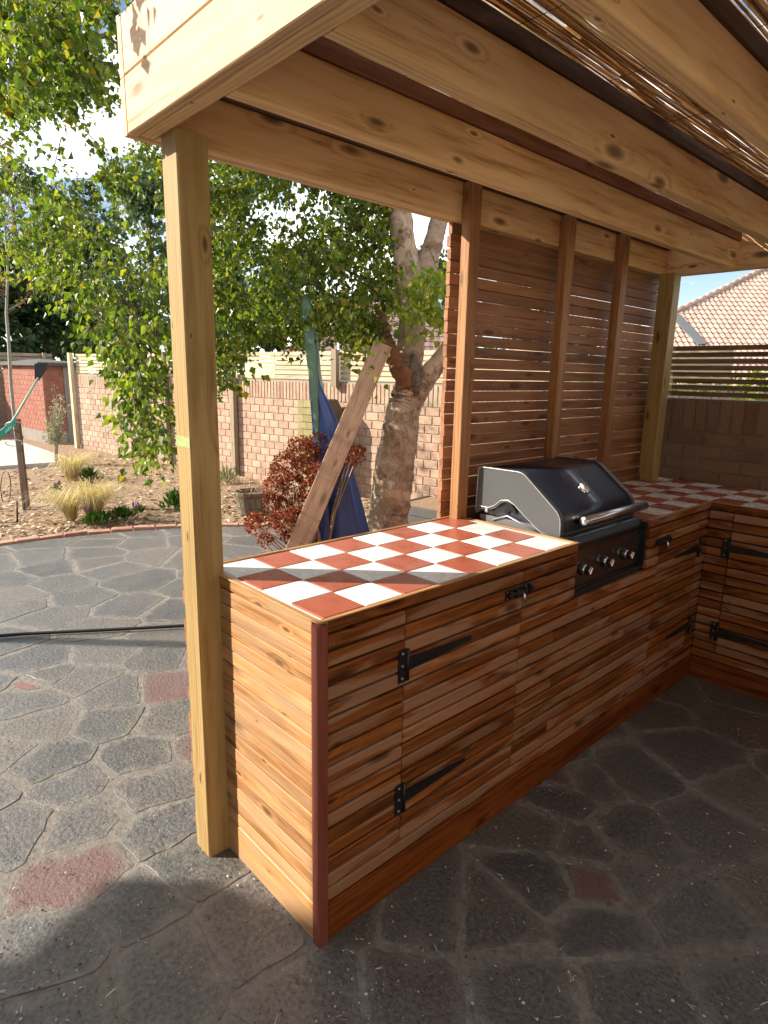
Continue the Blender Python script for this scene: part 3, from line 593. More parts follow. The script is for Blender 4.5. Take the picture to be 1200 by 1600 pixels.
# ================================================================== PERGOLA
perg = thing('pergola', 'pale timber pergola with reed roof over the outdoor kitchen', 'pergola', (-0.57, -0.03, 0))
ZB = 2.276
PX1 = 2.6                                          # far right end, outside the frame
def part(name, mat, parent, lo, hi, ax, ch=0.003, **k):
    m = MB(); abox(m, lo, hi, ax, ch, **k); return m.build(name, M[mat], parent)
p1 = part('post', 'post', perg, (-.620, -.076, 0), (-.525, .019, ZB), 'z', .004)
p1['label'] = 'yellow green corner post at the end of the counter'
m = MB(); box(m, -.6195, -.5265, -.0772, -.0765, 1.417, 1.449); m.build('paint_mark', plain('greenmark', (0.30, 0.36, 0.13), 0.6, nscale=60, namt=.5), p1)
part('post', 'post', perg, (-.620, 3.06, 0), (-.525, 3.155, ZB), 'z', .004)['label'] = 'square corner post where the two counters meet'
part('post', 'post', perg, (PX1-.095, -.076, 0), (PX1, .019, ZB), 'z', .004)
part('post', 'post', perg, (PX1-.095, 3.06, 0), (PX1, 3.155, ZB), 'z', .004)
part('beam', 'pine', perg, (-.655, -.122, ZB), (PX1, -.078, ZB+.146), 'x')
part('beam', 'pine', perg, (-.655, 3.157, ZB), (PX1, 3.201, ZB+.146), 'x')
part('beam', 'pine', perg, (-.664, -.076, ZB), (-.622, 3.155, ZB+.146), 'y')
part('beam', 'pine', perg, (PX1+.002, -.076, ZB), (PX1+.046, 3.155, ZB+.146), 'y')
# fascia boards round the roof edge, two high
for z0, z1 in ((ZB-.002, ZB+.140), (ZB+.1425, ZB+.285)):
    part('fascia_board', 'fascia', perg, (-.655, -.152, z0), (PX1+.07, -.124, z1), 'x', .0025)
    part('fascia_board', 'fascia', perg, (-.662, 3.203, z0), (PX1+.07, 3.231, z1), 'x', .0025)
    part('fascia_board', 'fascia', perg, (-.692, -.150, z0), (-.6665, 3.231, z1), 'y', .0025)
    part('fascia_board', 'fascia', perg, (PX1+.072, -.150, z0), (PX1+.097, 3.231, z1), 'y', .0025)
RAFT = [-.2375, .145, .53, .93, 1.33, 1.73, 2.13]
for k, x in enumerate(RAFT):
    part('rafter', 'pine', perg, (x-.0225, -.076, ZB+.001), (x+.0225, 3.155, ZB+.145), 'y')
    part('batten', 'redbatten' if k == 0 else 'batten', perg, (x-.030, -.074, ZB+.147), (x+.030, 3.153, ZB+.192), 'y')
part('batten', 'batten', perg, (-.66, -.074, ZB+.148), (-.60, 3.153, ZB+.192), 'y')
mr = MB(); rr = random.Random(17)
x = -0.64
while x < PX1:
    y = -0.10-rr.random()*.5
    while y < 3.15:
        L = rr.uniform(1.1, 1.9); a = max(y, -.118); b = min(y+L, 3.195)
        if b-a > .15:
            zz = ZB+.199+rr.uniform(0, .014); r_ = rr.uniform(.0022, .0042); n_ = max(2, int((b-a)/.35))
            pts = [(x+rr.uniform(-.004, .004)+.02*(t_-.5)*rr.uniform(-1, 1), a+(b-a)*t_, zz-.006*math.sin(PI*((a+(b-a)*t_)*2.6+x*1.1))**2+rr.uniform(-.002, .002)) for t_ in [q/n_ for q in range(n_+1)]]
            tube(mr, pts, [r_*(1-.3*q/n_) for q in range(n_+1)], 5, rr.random(), True, False)
        y += L*rr.uniform(.9, 1.02)
    x += rr.uniform(.0022, .0046)
reed = mr.build('reed_mat', M['reed'], perg); reed['kind'] = 'stuff'
mw = MB()
for yy in [0.05+.42*k for k in range(8)]:
    tube(mw, [(-.64+.12*k, yy+rr.uniform(-.01, .01), ZB+.193+rr.uniform(-.003, .003)) for k in range(19)], .0011, 4, 0, True, False)
mw.build('tie_wire', M['twig'], perg)
# ---------------- slatted screen behind the counter
screen = thing('slatted_screen', 'brown slatted privacy screen with three studs behind the barbecue', 'screen', (-.62, 1.2, 0))
for y0, y1 in ((1.205, 1.272), (1.937, 2.004), (2.495, 2.562)):
    part('stud', 'stud', screen, (-.618, y0, 0.0), (-.568, y1, ZB+.14), 'z', .003)
k = 0; z = ZB-.004; rz = random.Random(2)
while z > 0.06:
    y0 = 1.200+rz.uniform(-.004, .004) if z > 1.012 else -.045+rz.uniform(-.006, .004)
    dz = rz.uniform(-.0012, .0012); w = .0460+rz.uniform(-.0008, .0008)
    part('slat', 'slat', screen, (-.688, y0, z-w+dz), (-.667, 3.19, z+dz), 'y', .002)
    z -= .0499; k += 1
# ================================================================== COUNTER
H = 1.0105
ctr = thing('kitchen_counter', 'slatted timber kitchen counter with red and white checked tile top', 'counter', (-.3, 1.3, 0))
m = MB()
box(m, -.640, -.026, .026, 1.272, 0.002, .985); box(m, -.640, -.026, 1.272, 1.908, 0.002, .79); box(m, -.640, -.026, 1.908, 3.24, 0.002, .985); box(m, -.026, PX1, 2.646, 3.24, 0.002, .985)
m.build('carcass', M['carcass'], ctr)
m = MB(); box(m, -.625, -.014, .016, 1.262, .9855, H-.0045); box(m, -.625, -.014, 1.912, 3.242, .9855, H-.0045); box(m, -.0138, PX1, 2.634, 3.242, .9855, H-.0045)
m.build('tile_bed', M['grout'], ctr)
TM = {}
for nm in ('tile_red', 'tile_white'):
    mm = MB(); s = .0727; vs = [(-s, -s, 0), (s, -s, 0), (s, s, 0), (-s, s, 0), (-s, -s, .0058), (s, -s, .0058), (s, s, .0058), (-s, s, .0058), (-s+.002, -s+.002, .0075), (s-.002, -s+.002, .0075), (s-.002, s-.002, .0075), (-s+.002, s-.002, .0075)]
    fs = [(8, 9, 10, 11)]+[(b+k, b+(k+1) % 4, b+4+(k+1) % 4, b+4+k) for b in (0, 4) for k in range(4)]
    mm.add(vs, fs); TM[nm] = mm.mesh(nm, M[nm])
rt = random.Random(6)
def tile(x, y, par, sx=1, sy=1):
    place('tile', TM['tile_red' if par % 2 == 0 else 'tile_white'], ctr, (x, y, H-.007+rt.uniform(-.0007, .0006)), (rt.uniform(-.004, .004), rt.uniform(-.004, .004), rt.uniform(-.007, .007)), (sx, sy, 1))
for i in range(4):
    for j in range(8): tile(-.01545-.15*i-.075, .0284+.15*j+.075, i+j)
    for j in range(9): tile(-.01545-.15*i-.075, 1.900+.15*j+.075, i+j) if 1.9+.15*j < 3.2 else None
for i in range(10):
    for j in range(4): tile(-.01545+.15*i+.075, 2.65+.15*j+.075, i+1+j+5)
# slats -----------------------------------------------------------
ROWZ = [.131+.0493*k for k in range(18)]           # bottoms of the slat rows; the last top is ~.967
def slat_y(y0, y1, z0, z1, parent, mat='cedar', x=0.0):      # front faces, running along y
    m = MB(); dx = BR.uniform(-.0012, .0012); abox(m, (x-.0225, y0, z0), (x+dx, y1, z1), 'y', .0042); return m.build('slat', M[mat], parent)
def slat_x(x0, x1, z0, z1, parent, mat='cedar', y=0.0, d=.0225, ch=.0018):
    m = MB(); dy = BR.uniform(-.0012, .0012); abox(m, (x0, y+dy, z0), (x1, y+d, z1), 'x', ch); return m.build('slat', M[mat], parent)
G = .0082
NR = 17
door1 = None
def door(lo, hi, label):
    m = MB(); box(m, *lo, *hi) if False else box(m, lo[0], hi[0], lo[1], hi[1], lo[2], hi[2]); o = m.build('door', M['carcass'], ctr); o['label'] = label; return o
d1 = door((-.0255, .3235, .183), (-.0228, .9105, .966), 'near cupboard door with two black strap hinges')
d2 = door((-.0255, 2.0325, .183), (-.0228, 2.4985, .966), 'cupboard door between the barbecue and the corner')
d3 = door((.1235, 2.6432, .183), (.70, 2.6458, .966), 'cupboard door on the side wing')
for k in range(NR):
    z0 = ROWZ[k]+G/2; z1 = ROWZ[k+1]-G/2
    if k == 0:
        slat_y(.0325, 1.38, z0, z1, ctr); slat_y(1.383, 2.618, z0, z1, ctr); slat_x(.002, PX1, z0, z1, ctr, y=2.62)
    else:
        slat_y(.0325, .3185, z0, z1, ctr); slat_y(.3235, .9105, z0, z1, d1)
        if z1 < .80:
            sp = [1.31, 1.62, 1.15, 1.75][k % 4]; slat_y(.9155, sp, z0, z1, ctr); slat_y(sp+.0025, 2.0275, z0, z1, ctr)
        else: slat_y(.9155, 1.274, z0, z1, ctr); slat_y(1.908, 2.0275, z0, z1, ctr)
        slat_y(2.0325, 2.4985, z0, z1, d2); slat_y(2.5035, 2.618, z0, z1, ctr)
        slat_x(.002, .1185, z0, z1, ctr, y=2.62); slat_x(.1235, .70, z0, z1, d3, y=2.62); slat_x(.705, PX1, z0, z1, ctr, y=2.62)
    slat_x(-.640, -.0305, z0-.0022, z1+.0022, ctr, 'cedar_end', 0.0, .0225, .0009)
zt0, zt1 = ROWZ[17]+G/2, H-.003
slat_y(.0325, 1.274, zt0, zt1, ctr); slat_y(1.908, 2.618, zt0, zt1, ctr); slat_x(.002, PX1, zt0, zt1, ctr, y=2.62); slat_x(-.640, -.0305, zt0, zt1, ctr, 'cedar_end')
for (a, b, ax) in (((-.0225, .0325, .003), (.001, 2.618, .129), 'y'), ((.002, 2.619, .003), (PX1, 2.642, .129), 'x'), ((-.640, -.001, .003), (-.0305, .0225, .129), 'x')):
    part('base_board', 'base_board' if ax == 'y' or a[1] > 1 else 'cedar_end', ctr, a, b, ax, .003)  # end board takes the paler sunlit tone, the shaded faces the darker one
part('corner_trim', 'trim', ctr, (-.030, -.004, 0.0), (.004, .032, H-.012), 'z', .004)
# top lip round the tiles
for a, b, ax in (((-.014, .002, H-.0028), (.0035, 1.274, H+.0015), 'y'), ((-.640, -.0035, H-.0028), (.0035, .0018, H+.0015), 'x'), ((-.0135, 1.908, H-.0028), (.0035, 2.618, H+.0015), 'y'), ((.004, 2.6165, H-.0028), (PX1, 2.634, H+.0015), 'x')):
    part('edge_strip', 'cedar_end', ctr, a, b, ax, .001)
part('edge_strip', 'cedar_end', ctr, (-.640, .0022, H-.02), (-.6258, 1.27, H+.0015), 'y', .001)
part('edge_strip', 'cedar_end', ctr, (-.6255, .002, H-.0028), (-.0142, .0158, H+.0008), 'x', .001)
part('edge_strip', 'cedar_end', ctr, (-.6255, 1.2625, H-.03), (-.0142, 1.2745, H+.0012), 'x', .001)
# iron work -------------------------------------------------------
def hinge(parent, axis, a0, z, flip=1, length=.30):
    """T hinge: plate on the frame at a0, tapered strap on the door; axis 'y' = front face, 'x' = wing face"""
    def P(a, o, zz): return (o, a, zz) if axis == 'y' else (a, 2.62-o, zz)
    m = MB()
    def slab(poly, t0, t1):
        n = len(poly); vs = [P(a, t0, b) for a, b in poly]+[P(a, t1, b) for a, b in poly]
        fs = [(i, (i+1) % n, n+(i+1) % n, n+i) for i in range(n)]+[tuple(range(n-1, -1, -1)), tuple(range(n, 2*n))]
        m.add(vs, fs); 
    s = flip
    slab([(a0-.034*s, z-.052), (a0+.002*s, z-.052), (a0+.002*s, z+.052), (a0-.034*s, z+.052)], .0022, .0062)
    slab([(a0+.003*s, z-.021), (a0+.05*s, z-.019), (a0+length*s, z-.006), (a0+length*s, z+.008), (a0+.05*s, z+.019), (a0+.003*s, z+.021)], .0024, .0058)
    tube(m, [P(a0+.003*s, .0065, z-.05), P(a0+.003*s, .0065, z+.05)], .0052, 8)
    h = m.build('hinge', M['black_iron'], parent)
    ms = MB()
    for dz in (-.04, 0, .04): lathe(ms, P(a0-.019*s, .0060, z+dz), (1, 0, 0) if axis == 'y' else (0, -1, 0), [(0, .0048), (.0016, .0040), (.0022, .0018)], 10)
    if parent.name.startswith('kitchen'): ms.build('screw', M['screw'], h)
    else: ms.build('screw', M['screw'], parent)
    return h
hinge(d1, 'y', .326, .794); hinge(d1, 'y', .326, .341)
hinge(d2, 'y', 2.524, .775, -1, .29); hinge(d2, 'y', 2.524, .335, -1, .29)
hinge(d3, 'x', .119, .778, 1, .34); hinge(d3, 'x', .119, .305, 1, .34)
def bolt(parent, y, z):
    m = MB(); abox(m, (.0022, y-.075, z-.019), (.006, y+.045, z+.019), 'y', .001); abox(m, (.0022, y+.052, z-.019), (.006, y+.085, z+.019), 'y', .001)
    for dy in (-.055, -.02, .03, .062): abox(m, (.006, y+dy-.006, z-.013), (.017, y+dy+.006, z+.013), 'y', .003)
    tube(m, [(.0115, y-.065, z), (.0115, y+.08, z)], .0058, 10)
    b = m.build('bolt', M['black_iron'], parent)
    m = MB(); tube(m, [(.0155, y+.005, z), (.026, y+.005, z-.006), (.031, y+.005, z-.034)], [.0045, .0045, .0055], 8); m.build('bolt_handle', M['zinc'], parent)
    m = MB()
    for dy in (-.068, .04, .08):
        for dz in (-.013, .013): lathe(m, (.0058, y+dy, z+dz), (1, 0, 0), [(0, .003), (.0012, .0022)], 8)
    m.build('bolt_screw', M['screw'], parent)
bolt(d1, .882, .898); bolt(d2, 2.055, .888)
# ================================================================== BARBECUE
bbq = thing('barbecue', 'black built in gas barbecue with domed lid and three knobs', 'barbecue', (-.3, 1.6, .8))
Y0, Y1 = 1.296, 1.905
def rounded(poly, rad):
    out = []; n = len(poly)
    for k in range(n):
        p = Vector(poly[k]); a = Vector(poly[k-1]); b = Vector(poly[(k+1) % n]); r = rad[k]
        da = (a-p).normalized(); db = (b-p).normalized(); r = min(r, (a-p).length*.45, (b-p).length*.45)
        if r < 1e-4: out.append(tuple(p)); continue
        for q in range(6):
            t_ = q/5; out.append(tuple((p+da*r)*(1-t_)**2+p*2*t_*(1-t_)+(p+db*r)*t_**2))
    return out
LP = [(-.525, 1.045), (-.520, 1.246), (-.290, 1.248), (-.098, 1.098), (-.094, 1.018)]
prof = rounded(LP, [0.01, .02, .026, .034, .006])
m = MB(); extrude(m, prof, 'y', Y0+.012, Y1-.012)
n_ = len(prof)
for q in range(len(m.sm)): m.sm[q] = q < n_
lid = m.build('lid', M['lid'], bbq)
for s_, yy in ((-1, Y0), (1, Y1)):
    big = rounded([(-.531, 1.030), (-.526, 1.2525), (-.288, 1.2545), (-.0925, 1.1005), (-.088, 1.010), (-.155, 1.006), (-.24, 1.050), (-.335, 1.115), (-.385, 1.112), (-.43, 1.068), (-.49, 1.066)], [.02, .02, .028, .036, .01, .02, .02, .03, .03, .03, .02])
    m = MB(); extrude(m, big, 'y', yy-.0115 if s_ < 0 else yy-.012, yy+.012 if s_ < 0 else yy+.0115)
    sp = m.build('side_panel', M['cast_grey'], lid)
    ye = yy-.0125 if s_ < 0 else yy+.0125
    m = MB(); rim = rounded([(-.5285, 1.055), (-.5235, 1.2505), (-.2885, 1.2522), (-.0945, 1.0995), (-.090, 1.012)], [.0, .02, .028, .036, .0])
    tube(m, [(a, ye, b) for a, b in rim], .0028, 6)
    wave = [(-.522, 1.078), (-.492, 1.0735), (-.458, 1.0735), (-.425, 1.088), (-.392, 1.117), (-.355, 1.124), (-.318, 1.108), (-.256, 1.064), (-.185, 1.017), (-.125, 1.0065)]
    tube(m, [(a, ye, b) for a, b in wave], .0030, 6)
    lathe(m, (-.466, ye, 1.060), (0, s_, 0), [(-.004, .010), (.002, .010), (.004, .006)], 12)
    m.build('rim', M['cast_edge'], lid)
m = MB()
box(m, -.515, -.095, Y0+.004, Y1-.004, .80, 1.035)                           # fire box below the lid
fb = m.build('firebox', M['firebox'], bbq)
m = MB()
for yy in (Y0+.0035, Y1-.0035):
    extrude(m, [(-.372, 1.052), (-.385, 1.072), (-.362, 1.098), (-.345, 1.102), (-.322, 1.080), (-.318, 1.060), (-.340, 1.072), (-.352, 1.075)], 'y', yy-.001, yy+.001)
m.build('vent', M['hole'], bbq)
m = MB(); tube(m, [(-.44, Y0-.0, 1.02), (-.36, Y0-.002, 1.052), (-.30, Y0-.002, 1.035), (-.20, Y0-.001, 1.012)], .004, 6); m.build('brace', M['cast_edge'], bbq)
# front: black drip lip, stainless control panel, black cheeks
m = MB(); extrude(m, rounded([(-.092, .962), (-.092, 1.016), (-.055, 1.016), (-.030, .985), (-.030, .962)], [0, .004, .01, .012, .004]), 'y', Y0-.015, Y1+.0); m.build('drip_lip', M['grill_black'], bbq)
m = MB(); abox(m, (-.060, Y0-.018, .800), (-.038, Y1-.012, .9615), 'y', .002); m.build('control_panel', M['panel_steel'], bbq)
m = MB(); abox(m, (-.06, Y1-.0115, .795), (-.012, Y1+.0015, 1.0), 'z', .002); abox(m, (-.06, Y0-.020, .793), (-.030, Y1+.0015, .7995), 'y', .001); m.build('frame', M['grill_black'], bbq)
for y, z in ((1.385, .873), (1.563, .873), (1.745, .873)):
    m = MB(); lathe(m, (-.0382, y, z), (1, 0, 0), [(0, .0265), (.004, .0265), (.006, .024), (.008, .020)], 24); k_ = m.build('knob', M['grill_black'], bbq)
    m = MB(); lathe(m, (-.0302, y, z), (1, 0, 0), [(0, .0205), (.004, .0215), (.010, .0215), (.013, .019)], 24); m.build('knob_ring', M['chrome'], k_)
    m = MB(); lathe(m, (-.0172, y, z), (1, 0, 0), [(0, .0185), (.014, .0175), (.020, .0165)], 24); m.build('knob_body', M['grill_black'], k_)
    m = MB(); lathe(m, (.0030, y, z), (1, 0, 0), [(0, .0165), (.0025, .0160), (.0035, .0145)], 24)
    board(m, (.0070, y-.007, z-.012), (.0070, y+.007, z+.012), (0, 1, -.5), .0045, .004, .001); m.build('knob_cap', M['chrome'], k_)
m = MB(); HX, HZ = -.020, 1.083
lathe(m, (HX, 1.335, HZ), (0, 1, 0), [(0, .0165), (.003, .0195), (.532, .0195), (.535, .0165)], 20); hd = m.build('handle', M['steel'], lid)
m = MB()
for yy in (1.40, 1.80): tube(m, [(-.094, yy, HZ-.02), (-.055, yy, HZ-.012), (HX-.008, yy, HZ)], .009, 8)
m.build('handle_bracket', M['grill_black'], lid)
nrm = Vector((.150, 0, .192)).normalized(); tcn = Vector((-.183, 1.600, 1.1645))
m = MB(); lathe(m, tcn-nrm*.004, nrm, [(0, .031), (.010, .031), (.014, .027)], 24); th_ = m.build('thermometer', M['chrome'], lid)
m = MB(); lathe(m, tcn+nrm*.0102, nrm, [(0, .0262), (.0006, .0262)], 24); m.build('dial', plain('dial', (0.75, 0.74, 0.70), 0.3), lid)
m = MB(); q = Vector((0, 1, 0)); board(m, tcn+nrm*.0122-q*.004, tcn+nrm*.0122+q*.018+nrm.cross(q)*.006, q.cross(nrm), .0022, .0012, .0003); m.build('needle', M['hole'], lid)
# ================================================================== WALLS
WN = Vector((-.156, .988)).normalized(); WC = 5.35
WD = Vector((WN.y, -WN.x))                            # along the wall, towards +x
def wall_pt(x): return Vector((x, (WC-WN.x*x)/WN.y))
def brick_run(parent, A, D, Nrm, L, rows, course, blen, mats, near_key, cap=300, proud=.010, jw=.011, soldier=None, seed=1, depth=.02):
    """bricks laid on the face of a wall body: A = foot of the run, D along, Nrm outward. The nearest `cap` are parts, the rest one part"""
    r = random.Random(seed); spots = []
    z = 0.0
    for k in range(rows):
        off = (blen/2 if k % 2 else 0.0); s = -off
        while s < L:
            a = max(s, 0)+jw/2; b = min(s+blen, L)-jw/2
            if b-a > .03: spots.append((a, b, z+jw/2, z+course-jw/2))
            s += blen
        z += course
    if soldier:
        h, w = soldier; s = 0
        while s < L-.02:
            spots.append((s+jw/2, min(s+w, L)-jw/2, z+jw/2, z+h-jw/2)); s += w
    ang = math.atan2(D.y, D.x)
    def P(s, o, zz): return Vector((A.x+D.x*s+Nrm.x*o, A.y+D.y*s+Nrm.y*o, A.z+zz))
    spots.sort(key=lambda t_: (P((t_[0]+t_[1])/2, 0, (t_[2]+t_[3])/2)-CAM).length)
    rest = MB(); cache = {}
    def shape(m, l, h, j):
        c = .004
        base = [(-l/2, 0, -h/2), (l/2, 0, -h/2), (l/2, 0, h/2), (-l/2, 0, h/2)]
        vs = [(x+j(), -depth, zz+j()) for x, y, zz in base]+[(x+j(), proud-c+j(), zz+j()) for x, y, zz in base]+[((x-math.copysign(c, x)), proud+j(), (zz-math.copysign(c, zz))) for x, y, zz in base]
        fs = [(11, 10, 9, 8)]
        for b in (0, 4):
            for k in range(4): q = (k+1) % 4; fs.append((b+4+k, b+4+q, b+q, b+k))
        return vs, fs
    for n, (a, b, z0, z1) in enumerate(spots):
        l, h = round(b-a, 3), round(z1-z0, 3)
        c = P((a+b)/2, 0, (z0+z1)/2)
        if n < cap:
            key = (l, h, n % 3)
            if key not in cache:
                m = MB(); vs, fs = shape(m, l, h, lambda: r.uniform(-.0018, .0018)); m.add(vs, fs); cache[key] = m.mesh('brick', mats)
            place('brick', cache[key], parent, c, (0, 0, ang if Nrm.dot(Vector((-D.y, D.x))) > 0 else ang+PI))
        else:
            vs, fs = shape(rest, l, h, lambda: r.uniform(-.0018, .0018))
            dd = D if Nrm.dot(Vector((-D.y, D.x))) > 0 else -D
            rest.add([(c.x+dd.x*x+Nrm.x*y, c.y+dd.y*x+Nrm.y*y, c.z+zz) for x, y, zz in vs], fs, None, r.random())
    if rest.v: rest.build('far_bricks', mats, parent, 'stuff')
def V3(p, z=0): return Vector((p[0], p[1], z))
# long garden wall
X0, X1 = -12.85, -0.9
a, b = wall_pt(X0), wall_pt(X1); L = (b-a).length
gw = thing('garden_wall', 'long brick garden wall with upright top course behind the tree', 'wall', V3((a+b)/2))
m = MB(); t_ = WN*.20; q = [a, b, b+t_, a+t_]
m.add([V3(p, -.05) for p in q]+[V3(p, 1.545) for p in q], [(0, 1, 5, 4), (1, 2, 6, 5), (2, 3, 7, 6), (3, 0, 4, 7), (4, 5, 6, 7)])
m.build('wall_body', M['mortar'], gw)
brick_run(gw, V3(a, -.03), WD, -WN, L, 12, .108, .212, M['brick'], None, 280, soldier=(.262, .068), seed=3)
for xx, hh in ((-10.6, .50), (-8.95, 1.0)):
    p = wall_pt(xx)-WN*.06; m = MB()
    for k in range(int(hh/.108)):
        box(m, 0, 0, 0, 0, 0, 0) if False else None
        c = [p-WD*.12-WN*.05, p+WD*.12-WN*.05, p+WD*.12+WN*.06, p-WD*.12+WN*.06]; z0, z1 = k*.108-.02, k*.108+.078
        m.add([V3(v, z0) for v in c]+[V3(v, z1) for v in c], [(0, 1, 5, 4), (1, 2, 6, 5), (2, 3, 7, 6), (3, 0, 4, 7), (4, 5, 6, 7)], None, rs.random())
    m.build('pier', M['darkbrick'], gw)
# greenish pier
p = wall_pt(-6.05)-WN*.10
mp_ = MB()
for k in range(13):
    z0 = k*.1-.02
    for h_ in (0, 1):
        s0 = -.17+.17*h_ if k % 2 else (-.17 if h_ == 0 else -.06); s1 = s0+.165 if k % 2 else (-.065 if h_ == 0 else .165)
        c = [p+WD*s0-WN*.06, p+WD*s1-WN*.06, p+WD*s1+WN*.099, p+WD*s0+WN*.099]
        m = MB(); m.add([V3(v, z0) for v in c]+[V3(v, z0+.092) for v in c], [(0, 1, 5, 4), (1, 2, 6, 5), (2, 3, 7, 6), (3, 0, 4, 7), (4, 5, 6, 7)], None, rs.random())
        m.build('brick', M['mossbrick'], gw)
# slat fence standing on the wall, with posts
gf = thing('slat_fence', 'pale horizontal slat fence along the top of the long brick wall', 'fence', V3((a+b)/2, 1.55))
up_off = -WN*.0
for k in range(6):
    z0 = 1.560+.066*k; n_ = 4
    for s in range(n_):
        pa = a+WD*(L*s/n_+.004)+WN*.03; pb = a+WD*(L*(s+1)/n_-.004)+WN*.03
        m = MB(); board(m, V3(pa, z0+.0275), V3(pb, z0+.0275), V3(WN), .018, .053, .002); m.build('slat', M['fence'], gf)
for xx, base in ((-12.9, 0), (-9.6, 0.1), (-8.55, 0), (-7.75, 0), (-5.6, 1.5), (-3.72, 0)):
    p = wall_pt(xx)-WN*.062; m = MB(); w = .10
    board(m, V3(p, base-.03), V3(p, 1.965), V3(WD), w, .075, .004); m.build('post', M['oldpost' if xx > -12 else 'fence'], gf)
# wall behind the side wing
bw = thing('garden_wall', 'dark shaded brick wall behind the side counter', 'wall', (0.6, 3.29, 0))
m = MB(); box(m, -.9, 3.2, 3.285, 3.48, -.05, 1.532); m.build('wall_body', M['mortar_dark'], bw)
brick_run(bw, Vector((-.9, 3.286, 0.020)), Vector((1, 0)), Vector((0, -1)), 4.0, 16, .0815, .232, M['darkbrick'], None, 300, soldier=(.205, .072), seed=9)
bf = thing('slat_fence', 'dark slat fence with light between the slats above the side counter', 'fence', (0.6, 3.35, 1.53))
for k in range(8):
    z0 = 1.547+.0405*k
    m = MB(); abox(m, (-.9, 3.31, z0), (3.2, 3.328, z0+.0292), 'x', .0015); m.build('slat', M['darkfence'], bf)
for xx in (-.86, 1.2, 3.15):
    m = MB(); abox(m, (xx-.04, 3.33, 1.5325), (xx+.04, 3.40, 1.87), 'z', .003); m.build('post', M['darkfence'], bf)
rw_ = thing('garden_wall', 'brick wall closing the right end of the kitchen', 'wall', (2.85, 1.9, 0))  # wall out of view, added to keep side light off the corner
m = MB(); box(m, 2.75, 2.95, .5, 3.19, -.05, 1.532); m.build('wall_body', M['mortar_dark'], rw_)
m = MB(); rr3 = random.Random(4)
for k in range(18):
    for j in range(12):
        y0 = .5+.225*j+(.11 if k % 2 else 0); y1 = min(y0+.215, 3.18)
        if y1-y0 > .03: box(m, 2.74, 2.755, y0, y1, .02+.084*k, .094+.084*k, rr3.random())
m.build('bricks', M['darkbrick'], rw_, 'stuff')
rf_ = thing('slat_fence', 'dark slat fence above the right end wall', 'fence', (2.8, 1.9, 1.53))  # takes the added light-blocking wall higher, out of view
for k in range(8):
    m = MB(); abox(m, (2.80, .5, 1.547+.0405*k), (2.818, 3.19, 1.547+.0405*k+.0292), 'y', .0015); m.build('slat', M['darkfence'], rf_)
# brick store at the end of the garden
C0 = Vector((-13.95, 3.05)); 
store = thing('brick_store', 'small red brick store with a flat slab roof', 'outbuilding', (C0.x-1.3, C0.y+.4, 0))
sd = Vector((-1, -.06)).normalized(); se = Vector((.06, -1)).normalized()*-1
m = MB(); q = [C0, C0+sd*2.7, C0+sd*2.7+se*.85, C0+se*.85]
m.add([V3(v, -.05) for v in q]+[V3(v, 1.70) for v in q], [(0, 3, 2, 1), (0, 1, 5, 4), (1, 2, 6, 5), (2, 3, 7, 6), (3, 0, 4, 7), (4, 5, 6, 7)]); m.build('wall_body', M['mortar'], store)
brick_run(store, V3(C0, 0.28), sd, -se, 2.7, 13, .109, .23, M['redbrick'], None, 160, seed=12, proud=.012)
brick_run(store, V3(C0, 0.28), se, -sd, .42, 13, .109, .21, M['redbrick'], None, 60, seed=13, proud=.012)
m = MB(); q = [C0-sd*.012+se*.42, C0-sd*.012+se*.60, C0-sd*.03+se*.60, C0-sd*.03+se*.42]
m.add([V3(v, 0) for v in q]+[V3(v, 1.69) for v in q], [(0, 1, 5, 4), (1, 2, 6, 5), (2, 3, 7, 6), (3, 0, 4, 7), (4, 5, 6, 7)]); m.build('render_strip', M['render'], store)
m = MB(); q = [C0-sd*.02-se*.02, C0+sd*2.7-se*.02, C0+sd*2.7+se*.0, C0-sd*.02+se*.0]
m.add([V3(v, -.02) for v in q]+[V3(v, .27) for v in q], [(0, 1, 5, 4), (1, 2, 6, 5), (2, 3, 7, 6), (3, 0, 4, 7), (4, 5, 6, 7)]); m.build('plinth', M['render'], store)
m = MB(); q = [C0-sd*.12-se*.12, C0+sd*2.9-se*.12, C0+sd*2.9+se*1.0, C0-sd*.12+se*1.0]
m.add([V3(v, 1.702) for v in q]+[V3(v, 1.77) for v in q]+[V3((q[0]+q[2])/2, 1.86)], [(0, 3, 2, 1), (0, 1, 5, 4), (1, 2, 6, 5), (2, 3, 7, 6), (3, 0, 4, 7), (4, 5, 8), (5, 6, 8), (6, 7, 8), (7, 4, 8)]); m.build('roof_slab', M['slate'], store)
# far wall closing the garden
fwl = thing('garden_wall', 'dark brick wall closing the far left end of the garden', 'wall', (-18, 0, 0))
m = MB(); box(m, -18.2, -18.0, -8, 4.4, -.05, 1.5); m.build('wall_body', M['mortar_dark'], fwl)
brick_run(fwl, Vector((-18.0, -2.4, 0)), Vector((0, 1)), Vector((1, 0)), 6.6, 13, .112, .225, M['darkbrick'], None, 120, seed=15, proud=.012)
ff = thing('slat_fence', 'weathered slat fence on the far left end wall', 'fence', (-18.05, 0, 1.5))
for k in range(5):
    m = MB(); abox(m, (-18.09, -8, 1.53+.105*k), (-18.06, 4.4, 1.53+.105*k+.085), 'y', .003); m.build('slat', M['oldpost'], ff)
for yy in (-6, -3, 0, 2.4, 4.2):
    m = MB(); abox(m, (-18.05, yy-.05, 0), (-17.95, yy+.05, 2.06), 'z', .004); m.build('post', M['oldpost'], ff)
